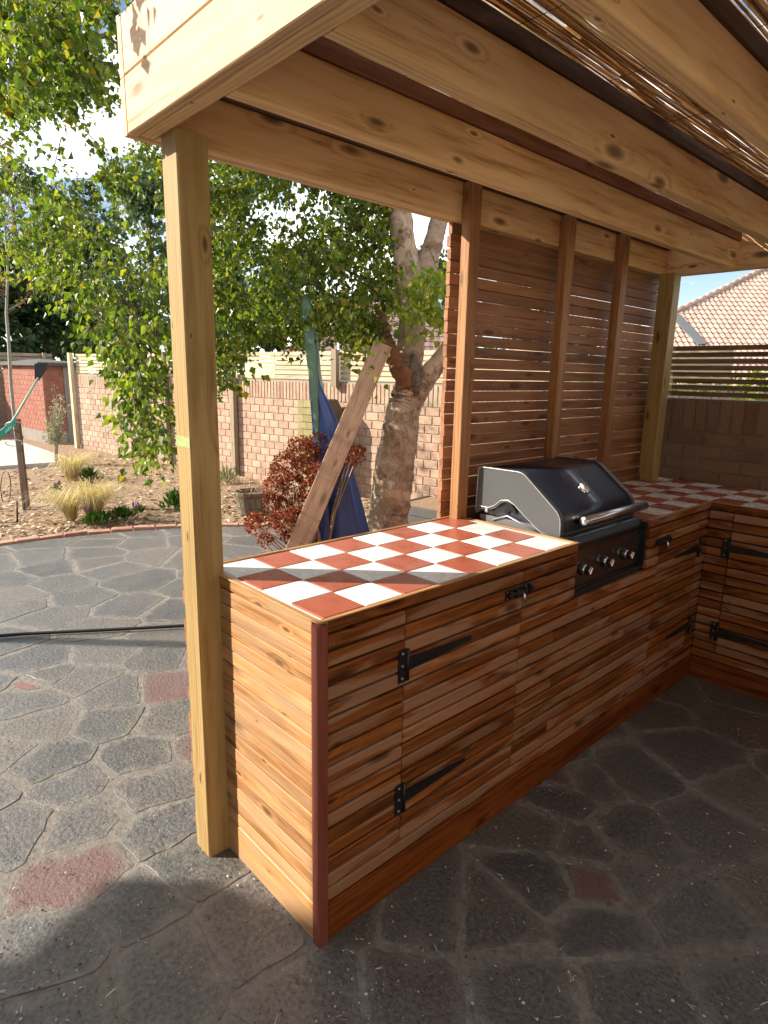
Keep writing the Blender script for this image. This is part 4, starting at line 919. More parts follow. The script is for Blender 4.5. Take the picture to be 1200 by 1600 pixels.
# ================================================================== TREE
def leaf(mb, p, d, nrm, s, rnd, wide=.42):
    d = d.normalized(); w = d.cross(nrm); w = w.normalized() if w.length > 1e-4 else d.orthogonal().normalized(); n = w.cross(d)
    f = .16*s
    vs = [p, p+d*s*.36+w*s*wide+n*f, p+d*s*1.0, p+d*s*.36-w*s*wide+n*f, p+d*s*.45]
    mb.add(vs, [(0, 1, 4), (1, 2, 4), (2, 3, 4), (3, 0, 4)], None, rnd, False)
def rdir(r, zb=0.0):
    while True:
        v = Vector((r.uniform(-1, 1), r.uniform(-1, 1), r.uniform(-1, 1)))
        if .05 < v.length < 1: v.z += zb; return v.normalized()
def wobble(pts, rads, sub, r, amt):
    P_, R_ = [], []
    for i in range(len(pts)-1):
        for k in range(sub):
            t_ = k/sub; P_.append(Vector(pts[i]).lerp(Vector(pts[i+1]), t_)+Vector((r.uniform(-amt, amt), r.uniform(-amt, amt), 0))); R_.append((rads[i]*(1-t_)+rads[i+1]*t_)*r.uniform(.985, 1.015))
    P_.append(Vector(pts[-1])); R_.append(rads[-1]); return P_, R_
TD = 4.7
birch = thing('birch_tree', 'old birch with a broken limb and drooping leafy branches', 'tree', (-2.05, 2.12, 0))
rb = random.Random(31)
base = at(604, 830, TD); foot = Vector((base.x+.03, base.y-.03, -.05))
mt = MB()
P_, R_ = wobble([foot, base, at(612, 760, TD), at(622, 690, TD), at(632, 640, TD), at(638, 610, TD), at(641, 575, TD), at(643, 545, TD+.05)], [.18, .146, .150, .140, .126, .108, .085, .03], 14, rb, .002); tube(mt, P_, R_, 40)
trunk = mt.build('trunk', M['bark'], birch)
def gnarl(o, amp, sc_):
    for v in o.data.vertices:
        w = Vector(v.co)+o.location; n_ = v.normal
        v.co += n_*(mnoise.noise(w*sc_)*amp+mnoise.noise(w*sc_*3.1)*amp*.5)
gnarl(trunk, .022, 5.5)
def limb(pts, rads, mat='bark', name='limb', sub=8, amt=.003, n=24):
    m = MB(); P_, R_ = wobble(pts, rads, sub, rb, amt); tube(m, P_, R_, n); o = m.build(name, M[mat], birch); gnarl(o, .012 if mat == 'bark' else .025, 8); return o
limb([at(638, 620, TD), at(640, 560, TD+.05), at(645, 500, TD+.1), at(640, 440, TD+.1), at(630, 380, TD+.1), at(622, 320, TD+.1), at(612, 240, TD+.2), at(590, 100, TD+.3)], [.11, .10, .10, .105, .095, .085, .08, .07])
limb([at(644, 470, TD+.12), at(665, 420, TD+.15), at(680, 370, TD+.2), at(692, 320, TD+.25), at(720, 220, TD+.4), at(740, 80, TD+.5)], [.09, .085, .075, .07, .07, .05])
limb([at(632, 640, TD-.02), at(655, 610, TD-.02), at(680, 572, TD+.0), at(705, 540, TD+.05), at(760, 490, TD+.2), at(840, 400, TD+.5), at(900, 300, TD+.6)], [.10, .080, .070, .065, .06, .04, .008])
limb([at(636, 610, TD-.08), at(622, 575, TD-.1), at(608, 545, TD-.1), at(600, 522, TD-.1)], [.075, .06, .05, .045], 'rot', 'broken_limb', 6, .010, 20)
limb([at(600, 530, TD-.1), at(597, 510, TD-.1), at(594, 492, TD-.1), at(592, 482, TD-.1)], [.05, .042, .03, .006], 'rot', 'broken_limb', 6, .010, 18)
limb([at(650, 615, TD-.10), at(646, 585, TD-.08), at(645, 555, TD-.03)], [.03, .05, .03], 'dark_bark', 'hollow', 3, .01, 8)
# big limbs carrying the crown over to the left
heads = [at(520, 60, 4.9), at(330, 60, 4.4), at(180, -40, 4.3), at(60, -60, 4.6), at(420, -60, 5.4), at(120, 60, 6.0)]
for h_ in heads:
    s0 = at(606, 180, TD+.2); mid = s0.lerp(h_, .5)+Vector((0, 0, .35))
    m = MB(); P_, R_ = wobble([s0, mid, h_, h_+(h_-mid)*.5+Vector((0, 0, -.25))], [.055, .035, .02, .008], 5, rb, .02); tube(m, P_, R_, 8); m.build('limb', M['dark_bark'], birch)
# weeping twigs with leaves ----------------------------------------------------------------
def ylow(px):
    T = [(-60, 330), (0, 400), (60, 450), (100, 520), (150, 545), (178, 600), (205, 665), (228, 735), (245, 690), (262, 600), (300, 575), (340, 620), (362, 635), (380, 560), (420, 530), (470, 548), (520, 520), (570, 555), (608, 540), (625, 430), (650, 360)]
    for (a_, b_), (c_, d_) in zip(T, T[1:]):
        if a_ <= px <= c_: return b_+(d_-b_)*(px-a_)/(c_-a_)
    return 330
mlv = MB(); mtw = MB(); rw = random.Random(77)
def strand(end_px, top_py, bot_py, dep, dens=1.0, ls=(.044, .078)):
    """a hanging twig from high to low with leaves all along"""
    A_ = at(end_px+rw.uniform(-14, 14), top_py, dep+rw.uniform(-.1, .1)); B_ = at(end_px, bot_py, dep)
    L_ = (A_-B_).length; n = max(3, int(L_/.12)); sway = Vector((rw.uniform(-.1, .1), rw.uniform(-.1, .1), 0))
    pts = [A_.lerp(B_, k/n)+sway*math.sin(PI*k/n)+Vector((rw.uniform(-.012, .012), rw.uniform(-.012, .012), 0)) for k in range(n+1)]
    tube(mtw, pts, [.0026*(1-k/n)+.0009 for k in range(n+1)], 4, 0, True, False)
    cnt = int(L_*40*dens)
    for k in range(cnt):
        t_ = rw.random()*n; i = min(int(t_), n-1); p = pts[i].lerp(pts[i+1], t_-i)
        side = rdir(rw, 0); side.z *= .3
        off = side.normalized()*rw.uniform(.01, .25)-Vector((0, 0, rw.uniform(0, .06)))
        if mnoise.noise((p+off)*3.1) < -.16: continue
        d = (side*.7+Vector((0, 0, -1))*rw.uniform(.35, 1.1)).normalized()
        c = rw.random()
        if c > .93 and rw.random() < .5: c *= .9
        leaf(mlv, p+off, d, rdir(rw, .2), rw.uniform(*ls)*rw.choice((.8, 1, 1, 1.15)), c)
def clump(c, R_, n, ls=(.034, .062)):
    n = int(n*1.35)
    """a leafy spray: short twig with overlapping leaves drooping round it"""
    d0 = rdir(rw); d0.z = -abs(d0.z)*.6-.15; d0.normalize()
    tube(mtw, [c-d0*R_, c, c+d0*R_*.8+Vector((0, 0, -R_*.3))], [.0035, .0022, .001], 4, 0, True, False)
    for k in range(n):
        t_ = rw.uniform(-1, 1); p = c+d0*R_*t_+rdir(rw)*R_*rw.uniform(.1, .75)*(1-.4*abs(t_)); p.z -= .3*R_*t_*t_
        d = (rdir(rw)*.8+d0*.4+Vector((0, 0, -1))*rw.uniform(.1, .9)).normalized()
        cc = rw.random()**1.25
        leaf(mlv, p, d, rdir(rw, .5), rw.uniform(*ls)*rw.choice((.75, .9, 1, 1.1)), cc)
nk = 0
while nk < 1050:
    u = rw.uniform(-60, 655) if rw.random() < .6 else rw.uniform(320, 625)
    yl = ylow(u); v = yl-15-rw.random()**1.2*(yl+90)
    dep = rw.uniform(3.6, 6.4) if u < 260 else rw.uniform(4.2, 6.2)
    if u > 560: dep = rw.uniform(4.5, 5.7)
    if mnoise.noise(Vector((u*.013, v*.013, dep*.35))) < (-.12 if u < 330 else -.28): continue
    if u < 60 and 150 < v < 300 and rw.random() < .6: continue
    if 185 < u < 250 and 40 < v < 215 and rw.random() < .35: continue
    if u > 610 and v > 330: continue
    clump(at(u, v, dep), rw.uniform(.11, .24), int(rw.uniform(22, 44))); nk += 1
for k in range(70):
    u = rw.uniform(-40, 640); yl = ylow(u); bot = yl-rw.uniform(0, 60); strand(u, bot-rw.uniform(60, 170), bot, rw.uniform(4.2, 5.6), .9)
# close drooping branch at the very upper left, its leaves larger
for k in range(120):
    u = rw.uniform(-70, 185); clump(at(u, rw.uniform(-90, 190-max(0, u-40)*.6), rw.uniform(2.9, 4.6)), rw.uniform(.10, .2), 30, (.038, .064))
for k in range(26):
    u = rw.uniform(150, 262); yl = ylow(u); strand(u, yl-rw.uniform(120, 220), yl-rw.uniform(0, 40), rw.uniform(4.2, 5.4), 1.0)
for u, bt in ((232, 765), (226, 745), (238, 755), (215, 690), (222, 715), (208, 660), (240, 715), (196, 640), (218, 650), (205, 625), (230, 660), (222, 690)):
    strand(u, bt-240, bt, rw.uniform(4.2, 4.7), .9)
# twig whose leaves throw their shade on the roof fascia
for k in range(4):
    q = Vector((-.625+.04*k, -.152, 2.60-.05*k))+to_sun*rw.uniform(.55, .8)
    pts = [q+Vector((rw.uniform(-.02, .02), rw.uniform(-.02, .02), .9)), q+Vector((0, 0, .3)), q+Vector((.02, 0, -.08))]
    tube(mtw, pts, [.003, .002, .001], 4, 0, True, False)
    for j in range(10): leaf(mlv, pts[1].lerp(pts[2], rw.random())+rdir(rw)*.03, Vector((rw.uniform(-.5, .5), rw.uniform(-.5, .5), -1)), rdir(rw), rw.uniform(.035, .055), rw.random()*.9)
mlv.build('crown', M['birch_leaf'], birch, 'stuff'); mtw.build('twigs', M['twig'], birch, 'stuff')
# fresh yellow-green shoots on the trunk
my = MB()
for (u, v, n) in ((665, 440, 60), (690, 455, 40), (645, 475, 40), (640, 500, 40), (690, 500, 35), (675, 470, 40), (700, 420, 20), (560, 545, 25), (575, 560, 20), (650, 450, 30)):
    for k in range(int(n*1.6)):
        p = at(u+rw.gauss(0, 17), v+rw.gauss(0, 17), TD-.28+rw.gauss(0, .12)); leaf(my, p, Vector((rw.uniform(-1, 1), rw.uniform(-1, 1), -.7)), rdir(rw, .4), rw.uniform(.035, .065), rw.random()*.8)
my.build('shoots', M['yellow_leaf'], birch, 'stuff')
# ================================================================== THINGS BEHIND THE COUNTER
# plank leaning into the crotch of the tree
pk = MB(); A_ = on_ground(388, 1040); B_ = at(594, 548, 4.45); dv = (B_-A_).normalized(); A2 = A_-dv*((A_.z-.0)/dv.z if dv.z else 0)
view = (CAM-(A_+B_)/2).normalized(); sd_ = dv.cross(view).normalized()
board(pk, A2, B_+dv*.05, sd_, .135, .047, .003, rnd=.4)
tag(pk.build('plank', M['plank'], origin=A2), 'scuffed grey brown plank leaning into the fork of the tree', 'plank')
# folded blue and green tarpaulin hanging from a branch
tp = thing('tarpaulin', 'gathered blue and green tarpaulin hanging from a branch beside the plank', 'tarpaulin', at(530, 850, 4.4))
def cloth(name, rows, mat, seed, folds, amp):
    """rows: (left px, right px, v, depth) -> hanging gathered cloth as a closed pleated tube"""
    m = MB(); n = 40; vs = []; fs = []; r = random.Random(seed)
    for i, (l, rr_, v, d) in enumerate(rows):
        a_ = at(l, v, d); b_ = at(rr_, v, d); c = (a_+b_)/2; hx = (b_-a_)/2; back = (c-CAM); back.z = 0; back = back.normalized()*hx.length*.55
        for k in range(n):
            th = 2*PI*k/n; q = 1+amp*math.sin(folds*th+i*.12+seed)*min(1, i/2)+amp*.5*math.sin(2.3*folds*th+seed*2)
            vs.append(c+hx*math.cos(th)*q+back*math.sin(th)*q)
    for i in range(len(rows)-1):
        for k in range(n): fs.append((i*n+k, i*n+(k+1) % n, (i+1)*n+(k+1) % n, (i+1)*n+k))
    fs.append(tuple(range(n)))
    m.add(vs, fs, smooth=True); return m.build(name, M[mat], tp)
def dense_rows(rows, k=4):
    out = []
    for (a_, b_) in zip(rows, rows[1:]):
        for q in range(k): out.append(tuple(a_[j]+(b_[j]-a_[j])*q/k for j in range(4)))
    return out+[rows[-1]]
cloth('blue_cloth', dense_rows([(481, 487, 530, 4.40), (483, 500, 600, 4.40), (489, 528, 660, 4.40), (494, 546, 720, 4.40), (498, 562, 780, 4.40), (496, 574, 830, 4.40), (490, 578, 880, 4.40)]), 'tarp_blue', 2, 9, .10)
cloth('green_cloth', dense_rows([(470, 482, 462, 4.37), (472, 492, 500, 4.37), (479, 497, 560, 4.35), (487, 497, 620, 4.35), (493, 499, 680, 4.35), (500, 503, 735, 4.37)]), 'tarp_green', 5, 4, .10)
cloth('pale_lining', dense_rows([(489, 496, 520, 4.45), (494, 501, 580, 4.43), (503, 510, 640, 4.38), (512, 520, 690, 4.36), (518, 522, 715, 4.37)]), 'tarp_pale', 7, 4, .08)
cloth('blue_skirt', dense_rows([(505, 511, 770, 4.30), (498, 514, 820, 4.30), (490, 516, 860, 4.30), (480, 520, 900, 4.30)]), 'tarp_blue', 9, 6, .12)
# dried hydrangea
hy0 = at(500, 850, 4.3); hy0.z = 0
hyd = thing('dried_hydrangea', 'rust brown dried hydrangea with round flower heads in front of the plank', 'shrub', hy0)
rh = random.Random(41)
heads = [(470, 705, 26), (500, 695, 22), (448, 730, 26), (482, 735, 28), (515, 720, 20), (430, 765, 22), (455, 760, 24), (490, 765, 22), (468, 790, 20), (497, 745, 24), (425, 785, 16), (437, 745, 20), (508, 760, 18), (480, 712, 24), (402, 820, 22), (395, 815, 14), (445, 820, 22), (460, 806, 16), (435, 812, 16), (450, 840, 12), (415, 845, 12), (555, 712, 16), (562, 705, 10), (545, 725, 12), (440, 790, 14), (500, 785, 16), (520, 745, 16)]
ms_ = MB()
for (u, v, r_) in heads:
    d = rh.uniform(4.15, 4.5) if v < 800 else rh.uniform(4.0, 4.2); c = at(u, v, d); R_ = r_*d/F_PX*.95
    m = MB()
    for k in range(int(60+r_*r_*.75)):
        q = rdir(rh, .25); p = c+q*R_*rh.uniform(.6, 1.0); leaf(m, p, (q+rdir(rh)*1.1).normalized(), rdir(rh), rh.uniform(.010, .021), rh.random(), .55)
    m.build('flower_head', M['dried'], hyd, 'stuff')
    basep = hy0+Vector((rh.uniform(-.08, .08), rh.uniform(-.08, .08), .05)); mid = basep.lerp(c, .55)+Vector((0, 0, .06))
    for k in range(2): tube(ms_, [basep+rdir(rh)*.03, mid+rdir(rh)*.05, c+rdir(rh)*R_*.4], [.006, .0045, .003], 5)
for k in range(60):
    c = at(rh.uniform(440, 500), rh.uniform(760, 815), rh.uniform(4.1, 4.4)); basep = hy0+Vector((rh.uniform(-.1, .1), rh.uniform(-.1, .1), .05))
    tube(ms_, [basep, basep.lerp(c, .6)+rdir(rh)*.03, c], [.004, .003, .002], 4)
ms_.build('stems', M['stem'], hyd, 'stuff')
# half barrel planter
bc = on_ground(395, 800); bc.z = 0
brl = thing('half_barrel', 'weathered wooden half barrel planter with dry stems', 'planter', bc)
rbr = random.Random(5); NS = 18
for k in range(NS):
    a0, a1 = 2*PI*k/NS+.012, 2*PI*(k+1)/NS-.012; m = MB(); vs = []
    for (zz, ro) in ((-.02, .165), (.10, .19), (.26, .215+rbr.uniform(-.004, .004))):
        for rr_ in (ro, ro-.022):
            for aa in (a0, a1): vs.append((bc.x+math.cos(aa)*rr_, bc.y+math.sin(aa)*rr_, zz))
    fs = []
    for i in (0, 1):
        b_ = i*4; fs += [(b_, b_+1, b_+5, b_+4), (b_+3, b_+2, b_+6, b_+7), (b_+1, b_+3, b_+7, b_+5), (b_+2, b_, b_+4, b_+6)]
    fs += [(8, 9, 11, 10)]
    m.add(vs, fs, None, rbr.random()); m.build('stave', M['barrel'], brl)
for zz, ro in ((.055, .181), (.20, .2085)):
    m = MB(); n = 32; vs = []; fs = []
    for z_ in (zz, zz+.025):
        for k in range(n): aa = 2*PI*k/n; vs.append((bc.x+math.cos(aa)*(ro+(z_-zz)*.15), bc.y+math.sin(aa)*(ro+(z_-zz)*.15), z_))
    fs = [(k, (k+1) % n, n+(k+1) % n, n+k) for k in range(n)]; m.add(vs, fs, smooth=True); m.build('hoop', M['stake'], brl)
m = MB(); vs = [(bc.x+math.cos(2*PI*k/24)*.19, bc.y+math.sin(2*PI*k/24)*.19, .21) for k in range(24)]; m.add(vs, [tuple(range(24))]); m.build('soil', M['mulch'], brl)
m = MB()
for k in range(26):
    p = Vector((bc.x+rbr.uniform(-.14, .14), bc.y+rbr.uniform(-.14, .14), .21)); tube(m, [p, p+Vector((rbr.uniform(-.1, .1), rbr.uniform(-.1, .1), rbr.uniform(.05, .2)))], .003, 4)
m.build('dry_stems', M['stem'], brl)
m = MB(); gs = on_ground(415, 800); rgs = random.Random(3); vs = []; fs = []
for i in range(6):
    for k in range(10):
        ph = PI*(i+.5)/6; th = 2*PI*k/10; r_ = .085*math.sin(ph)*rgs.uniform(.85, 1.1); vs.append((gs.x+math.cos(th)*r_*1.3, gs.y+math.sin(th)*r_, .05+.06*math.cos(ph)))
for i in range(5):
    for k in range(10): fs.append((i*10+k, (i+1)*10+k, (i+1)*10+(k+1) % 10, i*10+(k+1) % 10))
fs += [tuple(range(10)), tuple(range(59, 49, -1))]
m.add(vs, fs, smooth=True); tag(m.build('cobble', M['concrete'], origin=(gs.x, gs.y, 0)), 'pale rounded stone lying beside the half barrel', 'stone')
wp = thing('washing_line_post', 'galvanised washing line post standing on the paving', 'post', (-5.25, -2.52, 0))  # stands out of view, added to cast a narrow shadow strip
m = MB(); tube(m, [(-5.25, -2.52, 0), (-5.25, -2.52, 2.75)], .05, 12); m.build('pole', M['galv'], wp)
m = MB(); tube(m, [(-5.25-.3, -2.52+.1, 2.72), (-5.25+.3, -2.52-.1, 2.72)], .02, 8); m.build('arm', M['galv'], wp)
# brown rounded box by the green pier
pc = wall_pt(-5.55)-WN*.22; m = MB()
prof_ = rounded([(-.15, .0), (-.15, 1.30), (.04, 1.32), (.15, 1.16), (.15, 0)], [.0, .03, .06, .05, 0])
def along(s, o, zz): return Vector((pc.x+WD.x*s+WN.x*o, pc.y+WD.y*s+WN.y*o, zz))
n = len(prof_); m.add([along(s, -.10, z_) for s, z_ in prof_]+[along(s, .10, z_) for s, z_ in prof_], [(i, n+i, n+(i+1) % n, (i+1) % n) for i in range(n)]+[tuple(range(n)), tuple(range(2*n-1, n-1, -1))])
tag(m.build('storage_box', M['brown_box'], origin=V3(pc, 0)), 'tall dark brown box with sloped top against the wall behind the plank', 'box')
# low dark raised bed right of the trunk
pl = thing('raised_bed', 'low dark boarded bed between the tree trunk and the screen', 'planter', V3(wall_pt(-3.2)-WN*.9, 0))
pA = wall_pt(-4.05)-WN*.75; pB = wall_pt(-1.4)-WN*.75
for k in range(2):
    m = MB(); board(m, V3(pA, .03+.105*k), V3(pB, .03+.105*k), V3(WN), .05, .10, .004); m.build('sleeper', M['slate'], pl)
m = MB(); board(m, V3(pA+WN*.026, .08), V3(wall_pt(-4.05)-WN*.02, .08), V3(WD), .05, .20, .004); m.build('end_board', M['slate'], pl)
m = MB(); q = [pA, pB, wall_pt(-1.4)-WN*.02, wall_pt(-4.05)-WN*.02]; m.add([V3(v, .17) for v in q], [(0, 1, 2, 3)]); m.build('soil', M['mulch'], pl)
# ================================================================== PLANTING BED
g0 = on_ground(43, 797); g0.z = 0
sap = thing('young_tree', 'thin staked young tree with sparse russet leaves', 'tree', g0+Vector((-.12, .03, 0)))
sb = g0+Vector((-.12, .03, 0)); dS = (g0-CAM).dot(fw); rsap = random.Random(9)
def atS(u, v, dz=0.0): return at(u, v, dS+dz)
m = MB(); tube(m, [Vector((sb.x, sb.y, 0)), atS(24, 670, .02), atS(17, 600, .02), atS(14, 540, .03), atS(10, 490, .03), atS(12, 420, .05), atS(6, 330, .05), atS(10, 250, .05)], [.024, .021, .020, .019, .016, .012, .008, .004], 8); m.build('trunk', M['sapling'], sap)
mbr = MB(); ml = MB()
for k in range(34):
    v0 = rsap.uniform(280, 500); p = atS(11, v0, .05); q = atS(11+rsap.uniform(-60, 48), v0-rsap.uniform(10, 60), rsap.uniform(-.4, .4)); tube(mbr, [p, p.lerp(q, .5)+rdir(rsap)*.02, q], [.005, .003, .0015], 4)
    for j in range(14):
        t_ = rsap.uniform(.3, 1.05); leaf(ml, p.lerp(q, t_)+rdir(rsap)*.04, rdir(rsap, -.5), rdir(rsap), rsap.uniform(.03, .05), rsap.random(), .35)
mbr.build('branches', M['sapling'], sap, 'stuff'); ml.build('crown', M['autumn_leaf'], sap, 'stuff')
stk = thing('tree_stake', 'dark pair of stakes tied to the young tree', 'stake', g0)
for (u, v, u2, v2, ww) in ((44, 797, 28, 655, .042), (38, 797, 24, 660, .03)):
    b_ = on_ground(u, v); t_ = atS(u2, v2, .0); m = MB(); board(m, Vector((b_.x, b_.y, -.05)), t_, rv, ww, ww, .003); m.build('stake', M['stake'], stk)
m = MB()
for v in (664, 692): tube(m, [atS(22+14*math.cos(2*PI*k/10), v+5*math.sin(2*PI*k/10), -.03+.05*math.sin(2*PI*k/10)) for k in range(11)], .006, 5)
m.build('tie', M['galv'], stk)
# green handled blade leaning on the sapling, strap bundle
tool = thing('garden_hoe', 'mint green handled tool with a black blade propped up by the stake', 'garden tool', atS(0, 690, -.1))
m = MB(); tube(m, [atS(-40, 745, -.12), atS(26, 648, -.08), atS(60, 590, -.06)], .013, 8); m.build('handle', M['mint'], tool)
m = MB(); q = [atS(54, 568, -.07), atS(74, 567, -.05), atS(72, 577, -.05), atS(61, 594, -.06), atS(54, 592, -.07)]; e_ = fw*.012
m.add(q+[v+e_ for v in q], [(4, 3, 2, 1, 0), (5, 6, 7, 8, 9)]+[(i, (i+1) % 5, 5+(i+1) % 5, 5+i) for i in range(5)]); m.build('blade', M['blade'], tool)
m = MB()
for k in range(5): tube(m, [atS(-30, 700+k*3, -.14), atS(2+k, 672+k*2, -.14), atS(24, 655+2*k, -.1)], .008, 5)
tag(m.build('strap', M['strap'], origin=atS(0, 680, -.14)), 'bundled bright green webbing strap tied round the stake', 'strap')
m = MB(); tube(m, [atS(9+8*math.cos(t_*PI*2*15/16+1.7), 762+26*math.sin(t_*PI*2*15/16+1.7)*-1, .4) for t_ in [k/16 for k in range(17)]], .006, 5)
tag(m.build('wire_hoop', M['rubber'], origin=atS(9, 788, .4)), 'bent dark wire hoop standing in the mulch', 'hoop')
m = MB(); a_ = on_ground(27, 815); tube(m, [Vector((a_.x, a_.y, -.02)), Vector((a_.x-.02, a_.y+.02, .22))], .011, 6)
tag(m.build('peg', M['stake'], origin=(a_.x, a_.y, 0)), 'short dark peg in the mulch near the edging', 'peg')
# small silvery shrub
s0 = on_ground(88, 727); s0.z = .03; dsh = (s0-CAM).dot(fw)
shr = thing('small_shrub', 'spindly silver leaved shrub in front of the brick store', 'shrub', s0)
m = MB(); ml = MB(); rq = random.Random(14)
for k in range(16):
    tp_ = at(88+rq.uniform(-14, 16), rq.uniform(615, 690), dsh+rq.uniform(-.15, .15)); mid = s0.lerp(tp_, .45)+Vector((rq.uniform(-.05, .05), 0, 0)); tube(m, [s0+rdir(rq)*.02, at(88+rq.uniform(-3, 3), 690, dsh), tp_], [.012, .008, .003], 5)
    for j in range(40): leaf(ml, at(88, 690, dsh).lerp(tp_, rq.uniform(.1, 1.1))+rdir(rq)*.08, rdir(rq, .3), rdir(rq), rq.uniform(.04, .07), rq.random(), .22)
m.build('stems', M['sapling'], shr, 'stuff'); ml.build('foliage', M['silver_leaf'], shr, 'stuff')
def grass_clump(u, v, h, n, lean, label, spread=.05, rad=.0016):
    c = on_ground(u, v); c.z = .02; t0 = thing('feather_grass', label, 'grass clump', c, 'feather grass clumps in the planting bed'); m = MB(); r = random.Random(int(u))
    for k in range(n):
        a_ = r.uniform(0, 2*PI); b_ = c+Vector((math.cos(a_), math.sin(a_), 0))*r.uniform(0, spread); L_ = h*r.uniform(.6, 1.1); out = Vector((math.cos(a_), math.sin(a_), 0))*L_*r.uniform(.25, .95)+lean*L_*r.uniform(.1, .8)
        p1_ = b_+out*.35+Vector((0, 0, L_*.6)); p2_ = b_+out*.8+Vector((0, 0, L_*.72)); p3_ = b_+out*1.3+Vector((0, 0, L_*r.uniform(.25, .75)))
        w = Vector((-math.sin(a_), math.cos(a_), 0))*rad*r.uniform(.7, 1.5)
        m.add([b_-w, b_+w, p1_+w, p1_-w, p2_+w*.8, p2_-w*.8, p3_], [(0, 1, 2, 3), (3, 2, 4, 5), (5, 4, 6)], None, r.random())
    m.build('blades', M['straw'], t0, 'stuff')
grass_clump(112, 752, .52, 420, rv*.35, 'upright clump of blond feather grass nearer the brick store', .07, .003)
grass_clump(112, 813, .42, 420, rv*-.35, 'left pale clump of feather grass close to the edging', .06, .0024)
grass_clump(146, 811, .52, 560, rv*.45, 'leaning golden clump of feather grass close to the edging', .07, .0024)
def low_plant(u, v, w, h, n, label, flowers=0, mat='low_leaf'):
    c = on_ground(u, v); c.z = .01; t0 = thing('low_plant', label, 'plant', c, 'low green plants in the planting bed'); m = MB(); r = random.Random(int(u*3+v))
    for k in range(n):
        d = rdir(r, .6); d.z = abs(d.z); b_ = c+Vector((d.x*w*r.random(), d.y*w*r.random(), d.z*h*r.uniform(.1, .7))); leaf(m, b_, (d+Vector((0, 0, .8))).normalized(), rdir(r), r.uniform(.05, .10), r.random(), .13)
    m.build('leaves', M[mat], t0, 'stuff')
    if flowers:
        m = MB()
        for k in range(flowers):
            p = c+Vector((r.uniform(-w, w), r.uniform(-w, w), h*r.uniform(.6, 1.0))); tube(m, [p, p+Vector((0, 0, .05))], .012, 5)
        m.build('flowers', M['purple'], t0)
low_plant(138, 748, .20, .20, 260, 'dark green low plant beside the far feather grass')
low_plant(190, 812, .16, .14, 220, 'bright green low plant at the right of the near grasses')
low_plant(155, 818, .18, .12, 220, 'grey green low plant in front of the leaning grass', 2)
low_plant(272, 795, .16, .28, 300, 'bushy green plant just left of the corner post')
low_plant(92, 768, .06, .10, 40, 'tiny purple flowered plant in the mulch', 4)
low_plant(218, 803, .06, .10, 40, 'sparse plant with a few purple flowers', 3)
low_plant(355, 757, .20, .35, 160, 'straggly climber at the foot of the wall post', 0, 'silver_leaf')
# black hose across the paving
m = MB(); hp = [on_ground(u, v) for u, v in ((-420, 1021), (-160, 1007), (-60, 1001), (0, 998), (40, 995), (100, 992), (160, 989), (220, 986), (290, 982), (350, 979), (400, 978))]
rg = random.Random(2); tube(m, [Vector((p.x, p.y, .020)) for p in hp], .011, 8)
tag(m.build('cable', M['rubber'], origin=(hp[3].x, hp[3].y, 0)), 'black cable lying straight across the stone paving', 'cable')
# ================================================================== BEYOND THE GARDEN
def roof_plane(m, o, e, s, ne, ns, inside, gauge=.30, roll=.20, amp=.022, step=.028, mi=0):
    """pantile courses: o = eave corner, e along the eave, s up the slope (unit vectors)"""
    n = e.cross(s).normalized(); r = random.Random(int(abs(o.x)*100))
    du = roll/4
    for k in range(int(ns/gauge)):
        t0, t1 = k*gauge, (k+1)*gauge+.03; i0 = None
        cols_ = int(ne/du)
        rowv = []; 
        for i in range(cols_+1):
            u = i*du; hgt = amp*math.cos(2*PI*u/roll)
            rowv.append((u, hgt))
        run = []
        for i in range(cols_):
            u = (rowv[i][0]+rowv[i+1][0])/2
            if not inside(u, (t0+t1)/2): continue
            (ua, ha), (ub, hb) = rowv[i], rowv[i+1]; rn = (int(ua/roll)*.37+k*.61) % 1
            A_ = o+e*ua+s*t0; B_ = o+e*ub+s*t0; C_ = o+e*ub+s*t1; D_ = o+e*ua+s*t1
            m.add([A_+n*(ha+step-.03), B_+n*(hb+step-.03), B_+n*(hb+step), A_+n*(ha+step), C_+n*hb, D_+n*ha], [(0, 1, 2, 3), (3, 2, 4, 5)], None, rn, False, mi)
# right-hand house ------------------------------------------------------------------
hs = thing('house', 'house with a pale red pantile hipped roof seen over the dark fence', 'house', (-5.5, 24, 0))
D_H = 22.0
hipA = at(1046, 492, D_H); hipB = at(1216, 410, D_H+3.0)
e1 = (rv+Vector((0, 0, 0))).copy(); e1.z = 0; e1.normalize(); bk = Vector((-e1.y, e1.x, 0))
slope = RX(36); s1 = (bk*math.cos(slope)+Vector((0, 0, 1))*math.sin(slope)).normalized()
nrm_ = e1.cross(s1); 
def on_plane(u, v, o):
    d = fw+rv*((u-600)/F_PX)-uv_*((v-800)/F_PX); return CAM+d*((o-CAM).dot(nrm_)/d.dot(nrm_))
o1 = at(1046, 545, D_H-1.2)
def loc(u, v):
    q = on_plane(u, v, o1)-o1; return q.dot(e1), q.dot(s1)
ha, hb = loc(1056, 487), loc(1200, 417)
va, vb = loc(1058, 492), loc(1104, 540)
def ins1(u, t_):
    lim = ha[1]+(hb[1]-ha[1])*(u-ha[0])/(hb[0]-ha[0]); ok = t_ < lim and u < 12.0
    return ok
m = MB(); off_e = -1.5
roof_plane(m, o1+e1*off_e-s1*2.0, e1, s1, 14, 10, lambda u, t_: ins1(u+off_e, t_-2.0)); m.build('roof', M['roof_tile'], hs, 'stuff')
m = MB(); o2 = o1-bk*.12
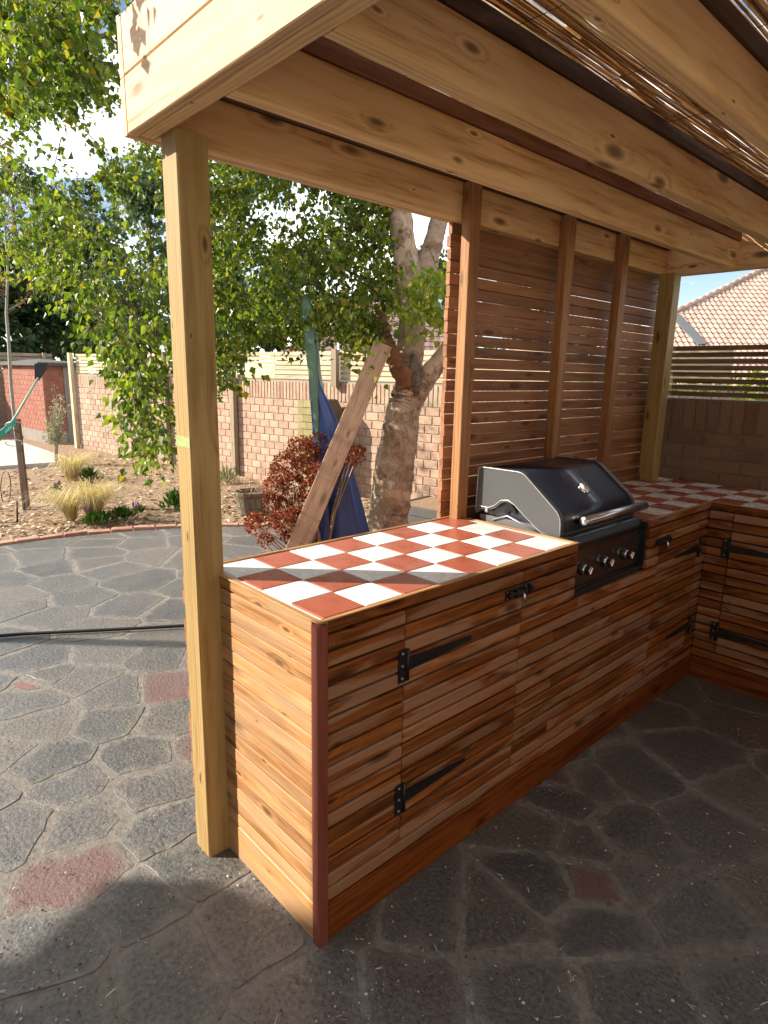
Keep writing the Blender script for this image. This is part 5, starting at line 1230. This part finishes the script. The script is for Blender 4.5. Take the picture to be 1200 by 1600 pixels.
roof_plane(m, o2+e1*-5-s1*2.0-nrm_*.02, (e1*.96+bk*.28).normalized(), ((bk*.96-e1*.28)*math.cos(slope)+Vector((0, 0, 1))*math.sin(slope)).normalized(), 7.5, 5.2, lambda u, t_: True if (u-5 < vb[0]-.15) and (t_-2.0 < va[1]+(vb[1]-va[1])*((u-5)*.98-va[0]-.2)/(vb[0]-va[0])) else False); m.build('wing_roof', M['roof_tile'], hs, 'stuff')
m = MB()
nst = 9
for k in range(nst):
    f0, f1 = k/nst, (k+1)/nst
    A_ = o1+e1*(va[0]+(vb[0]-va[0])*f0-.16)+s1*(va[1]+(vb[1]-va[1])*f0)+nrm_*.05; B_ = o1+e1*(va[0]+(vb[0]-va[0])*f1-.16)+s1*(va[1]+(vb[1]-va[1])*f1)+nrm_*.05
    board(m, A_, B_, e1, .36, .03, .004)
m.build('valley', M['lead'], hs)
for k in range(16):
    f0, f1 = k/16, (k+.97)/16; A_ = o1+e1*(ha[0]+(hb[0]-ha[0])*1.15*f0)+s1*(ha[1]+(hb[1]-ha[1])*1.15*f0); B_ = o1+e1*(ha[0]+(hb[0]-ha[0])*1.15*f1)+s1*(ha[1]+(hb[1]-ha[1])*1.15*f1)
    m = MB(); tube(m, [A_, B_], .11, 10, rs.random()); m.build('ridge_tile', M['roof_tile'], hs)
m = MB(); w0 = o1+e1*-3-s1*1.9; base_z = w0.z-.1
q = [w0+bk*.4, w0+bk*.4+e1*14, w0+bk*9+e1*14, w0+bk*9]
m.add([V3((v.x, v.y), -.05) for v in q]+[V3((v.x, v.y), base_z) for v in q], [(0, 1, 5, 4), (1, 2, 6, 5), (2, 3, 7, 6), (3, 0, 4, 7), (4, 5, 6, 7)]); m.build('wall', M['wall_render'], hs)
# house beyond the long wall ----------------------------------------------------------
h2 = thing('house', 'house with a dull mauve brown roof beyond the long wall', 'house', (-17, 16, 0))
m = MB(); oL = at(415, 562, 24.0); oR = at(730, 562, 24.0); e2 = (oR-oL); e2.z = 0; ne = e2.length; e2.normalize(); b2 = Vector((-e2.y, e2.x, 0)); s2 = (b2*math.cos(RX(38))+Vector((0, 0, 1))*math.sin(RX(38))).normalized()
roof_plane(m, oL, e2, s2, ne, 4.2, lambda u, t_: u > t_*1.0 and u < ne-t_*.9+1, .34, .30, .012, .03); m.build('roof', M['roof_brown'], h2, 'stuff')
m = MB(); q = [oL+e2*.3+b2*.3, oR-e2*.3+b2*.3, oR-e2*.3+b2*7, oL+e2*.3+b2*7]
m.add([V3((v.x, v.y), -.05) for v in q]+[V3((v.x, v.y), oL.z-.02) for v in q], [(0, 1, 5, 4), (1, 2, 6, 5), (2, 3, 7, 6), (3, 0, 4, 7), (4, 5, 6, 7)]); m.build('wall', M['wall_render'], h2)
m = MB(); A_ = at(503, 530, 25); tube(m, [A_, at(503, 482, 25)], .03, 6)
for v in (486, 494, 503): tube(m, [at(484, v+3, 25), at(522, v-4, 25)], .02, 5)
for u in (488, 496, 508, 516): tube(m, [at(u, 478, 25.2), at(u, 512, 24.8)], .012, 5)
m.build('aerial', M['white_al'], h2)
# lamp column
lp0 = at(531, 560, 15.0); lp = thing('lamp_post', 'slim pale metal lamp column beyond the fence', 'lamp post', (lp0.x, lp0.y, 0))
m = MB(); tube(m, [Vector((lp0.x, lp0.y, 0)), at(531, 560, 15), at(530, 478, 15.1)], [.07, .065, .05], 10); m.build('column', M['galv'], lp)
m = MB(); c = at(530, 478, 15.1); tube(m, [c, c+Vector((0, 0, .25)), c+rv*.5+Vector((0, 0, .35))], .035, 8); m.build('lamp_head', M['galv'], lp)
# hedge behind the dark fence
mh = MB(); rhd = random.Random(55)
for k in range(9000):
    p = Vector((rhd.uniform(-6.5, 3.0), 8.2+rhd.random()*1.2, rhd.uniform(0.7, 1.76)+rhd.random()*.06)); leaf(mh, p, rdir(rhd), rdir(rhd), rhd.uniform(.06, .11), rhd.random())
hg = thing('hedge', 'sunlit yellow green hedge glimpsed between the dark fence slats', 'hedge', (-1.7, 8.8, 0)); mh.build('foliage', M['hedge_leaf'], hg, 'stuff')
m = MB(); rr2 = random.Random(1)
for k in range(14): x_ = -6.2+.68*k; tube(m, [(x_, 8.8, -.05), (x_+rr2.uniform(-.1, .1), 8.8, .6), (x_+rr2.uniform(-.2, .2), 8.8, 1.2)], [.04, .03, .015], 6)
m.build('stems', M['dark_bark'], hg)
# trees far behind ------------------------------------------------------------------
def far_tree(u, vtop, vbot, wpx, d, mat, label, seed, n=4200, ls=(.16, .30)):
    r = random.Random(seed); c = at(u, (vtop+vbot)/2, d); top = at(u, vtop, d).z; bot = at(u, vbot, d).z; w = wpx/2*d/F_PX
    t0 = thing('background_tree', label, 'tree', (c.x, c.y, 0), 'trees beyond the garden walls')
    m = MB(); tube(m, [(c.x, c.y, -.1), (c.x+r.uniform(-.2, .2), c.y, (bot+top)/2), (c.x, c.y, top-.5)], [.28, .18, .05], 8); m.build('trunk', M['dark_bark'], t0)
    lob = []
    hgt = top-bot
    for k in range(26):
        zz = r.random(); rad = w*(1-.55*zz**1.6)*math.sqrt(r.random()); a_ = r.uniform(0, 2*PI)
        lob.append((Vector((c.x+math.cos(a_)*rad, c.y+math.sin(a_)*rad, bot+hgt*(.08+.86*zz))), w*r.uniform(.20, .40)))
    m = MB()
    for k in range(n):
        q, R_ = r.choice(lob); dv_ = rdir(r); p = q+Vector((dv_.x*R_, dv_.y*R_, dv_.z*R_*.8))*r.uniform(.6, 1.05); leaf(m, p, (dv_+rdir(r)).normalized(), rdir(r, .3), r.uniform(*ls), r.random(), .5)
    m.build('crown', M[mat], t0, 'stuff')
far_tree(70, 420, 570, 150, 24, 'far_leaf', 'dark evergreen tree behind the brick store', 1)
far_tree(-20, 395, 575, 150, 22, 'far_leaf', 'dark evergreen tree at the far left edge', 2)
far_tree(145, 360, 565, 150, 27, 'far_leaf2', 'dark bushy tree right of the brick store', 3)
far_tree(30, 270, 570, 280, 42, 'far_leaf2', 'pale hazy tree rising behind the evergreens on the left', 4, 5200, (.25, .45))
far_tree(235, 265, 570, 200, 38, 'far_leaf2', 'pale hazy tree glimpsed beside the corner post', 5, 4200, (.22, .4))
far_tree(330, 360, 570, 160, 30, 'far_leaf', 'dark tree behind the wall right of the corner post', 6)
far_tree(440, 400, 560, 150, 28, 'far_leaf', 'dark tree standing left of the mauve roof', 7)
far_tree(600, 440, 560, 110, 34, 'far_leaf2', 'pale tree standing behind the mauve roof', 8)
far_tree(120, 290, 570, 180, 48, 'far_leaf2', 'broad pale tree far behind the brick store', 10, 5200, (.28, .5))
far_tree(680, 400, 560, 130, 30, 'far_leaf2', 'pale tree behind the right limb of the birch', 11, 3600)
far_tree(820, 430, 640, 200, 14, 'far_leaf2', 'tree hidden behind the slatted screen', 9, 3000, (.1, .2))

# unseen buildings added to shade and light the patio: extension behind the camera, cream bounce wall to the right
e3 = Vector((.912, .410)); n3_ = Vector((-.410, .912)); EV = Vector((-4.24, -3.97))
ext = thing('house_extension', 'flat roofed house extension behind the patio', 'house', (-1.0, -4.2, 0))
def ex(s_, o_, z_): return (EV.x+e3.x*s_+n3_.x*o_, EV.y+e3.y*s_+n3_.y*o_, z_)
def exbox(m, s0, s1, o0, o1, z0, z1):
    q = [(s0, o0), (s1, o0), (s1, o1), (s0, o1)]
    m.add([ex(a, b, z0) for a, b in q]+[ex(a, b, z1) for a, b in q], [(0, 3, 2, 1), (4, 5, 6, 7), (0, 1, 5, 4), (1, 2, 6, 5), (2, 3, 7, 6), (3, 0, 4, 7)])
m = MB(); exbox(m, .30, 6.0, -3.4, -.30, -.05, 2.80); m.build('wall', plain('white_render', (0.75, 0.72, 0.66), 0.9, nscale=3), ext)
m = MB(); exbox(m, .05, 6.3, -3.7, -.07, 2.802, 3.0); q = [(.60, -.068), (6.3, -.068), (6.3, .85), (2.6, .725), (1.17, .153)]; m.add([ex(a_, b_, 2.86) for a_, b_ in q]+[ex(a_, b_, 2.995) for a_, b_ in q], [(4, 3, 2, 1, 0), (5, 6, 7, 8, 9)]+[(k, (k+1) % 5, 5+(k+1) % 5, 5+k) for k in range(5)]); m.build('roof', M['slate'], ext)  # wedge along the roof edge is an added canopy, shaped to shade the paving
m = MB(); exbox(m, 1.2, 3.6, -.31, -.285, .05, 2.1); wf = m.build('patio_door', M['white_al'], ext)
m = MB(); exbox(m, 1.27, 2.36, -.286, -.28, .12, 2.03); exbox(m, 2.44, 3.53, -.286, -.28, .12, 2.03); m.build('pane', M['grill_black'], wf)
h3 = thing('house', 'cream rendered house wall closing the right side of the patio', 'house', (5.2, -1, 0))  # pale wall added out of view to throw sunlight back onto the timber
m = MB(); box(m, 4.1, 8.0, -7.0, 1.6, -.05, 2.9); m.build('wall', plain('cream_render', (0.80, 0.70, 0.54), 0.9, nscale=3, bump=.2), h3)
m = MB(); box(m, 4.085, 4.098, -2.2, -1.3, .05, 2.05); m.build('door', M['darkfence'], h3)
m = MB(); extrude(m, [(3.9, 2.85), (6.05, 4.6), (8.2, 2.85), (8.2, 3.0), (6.05, 4.78), (3.9, 3.0)], 'y', -7.2, 1.8); m.build('roof', M['roof_tile'], h3)
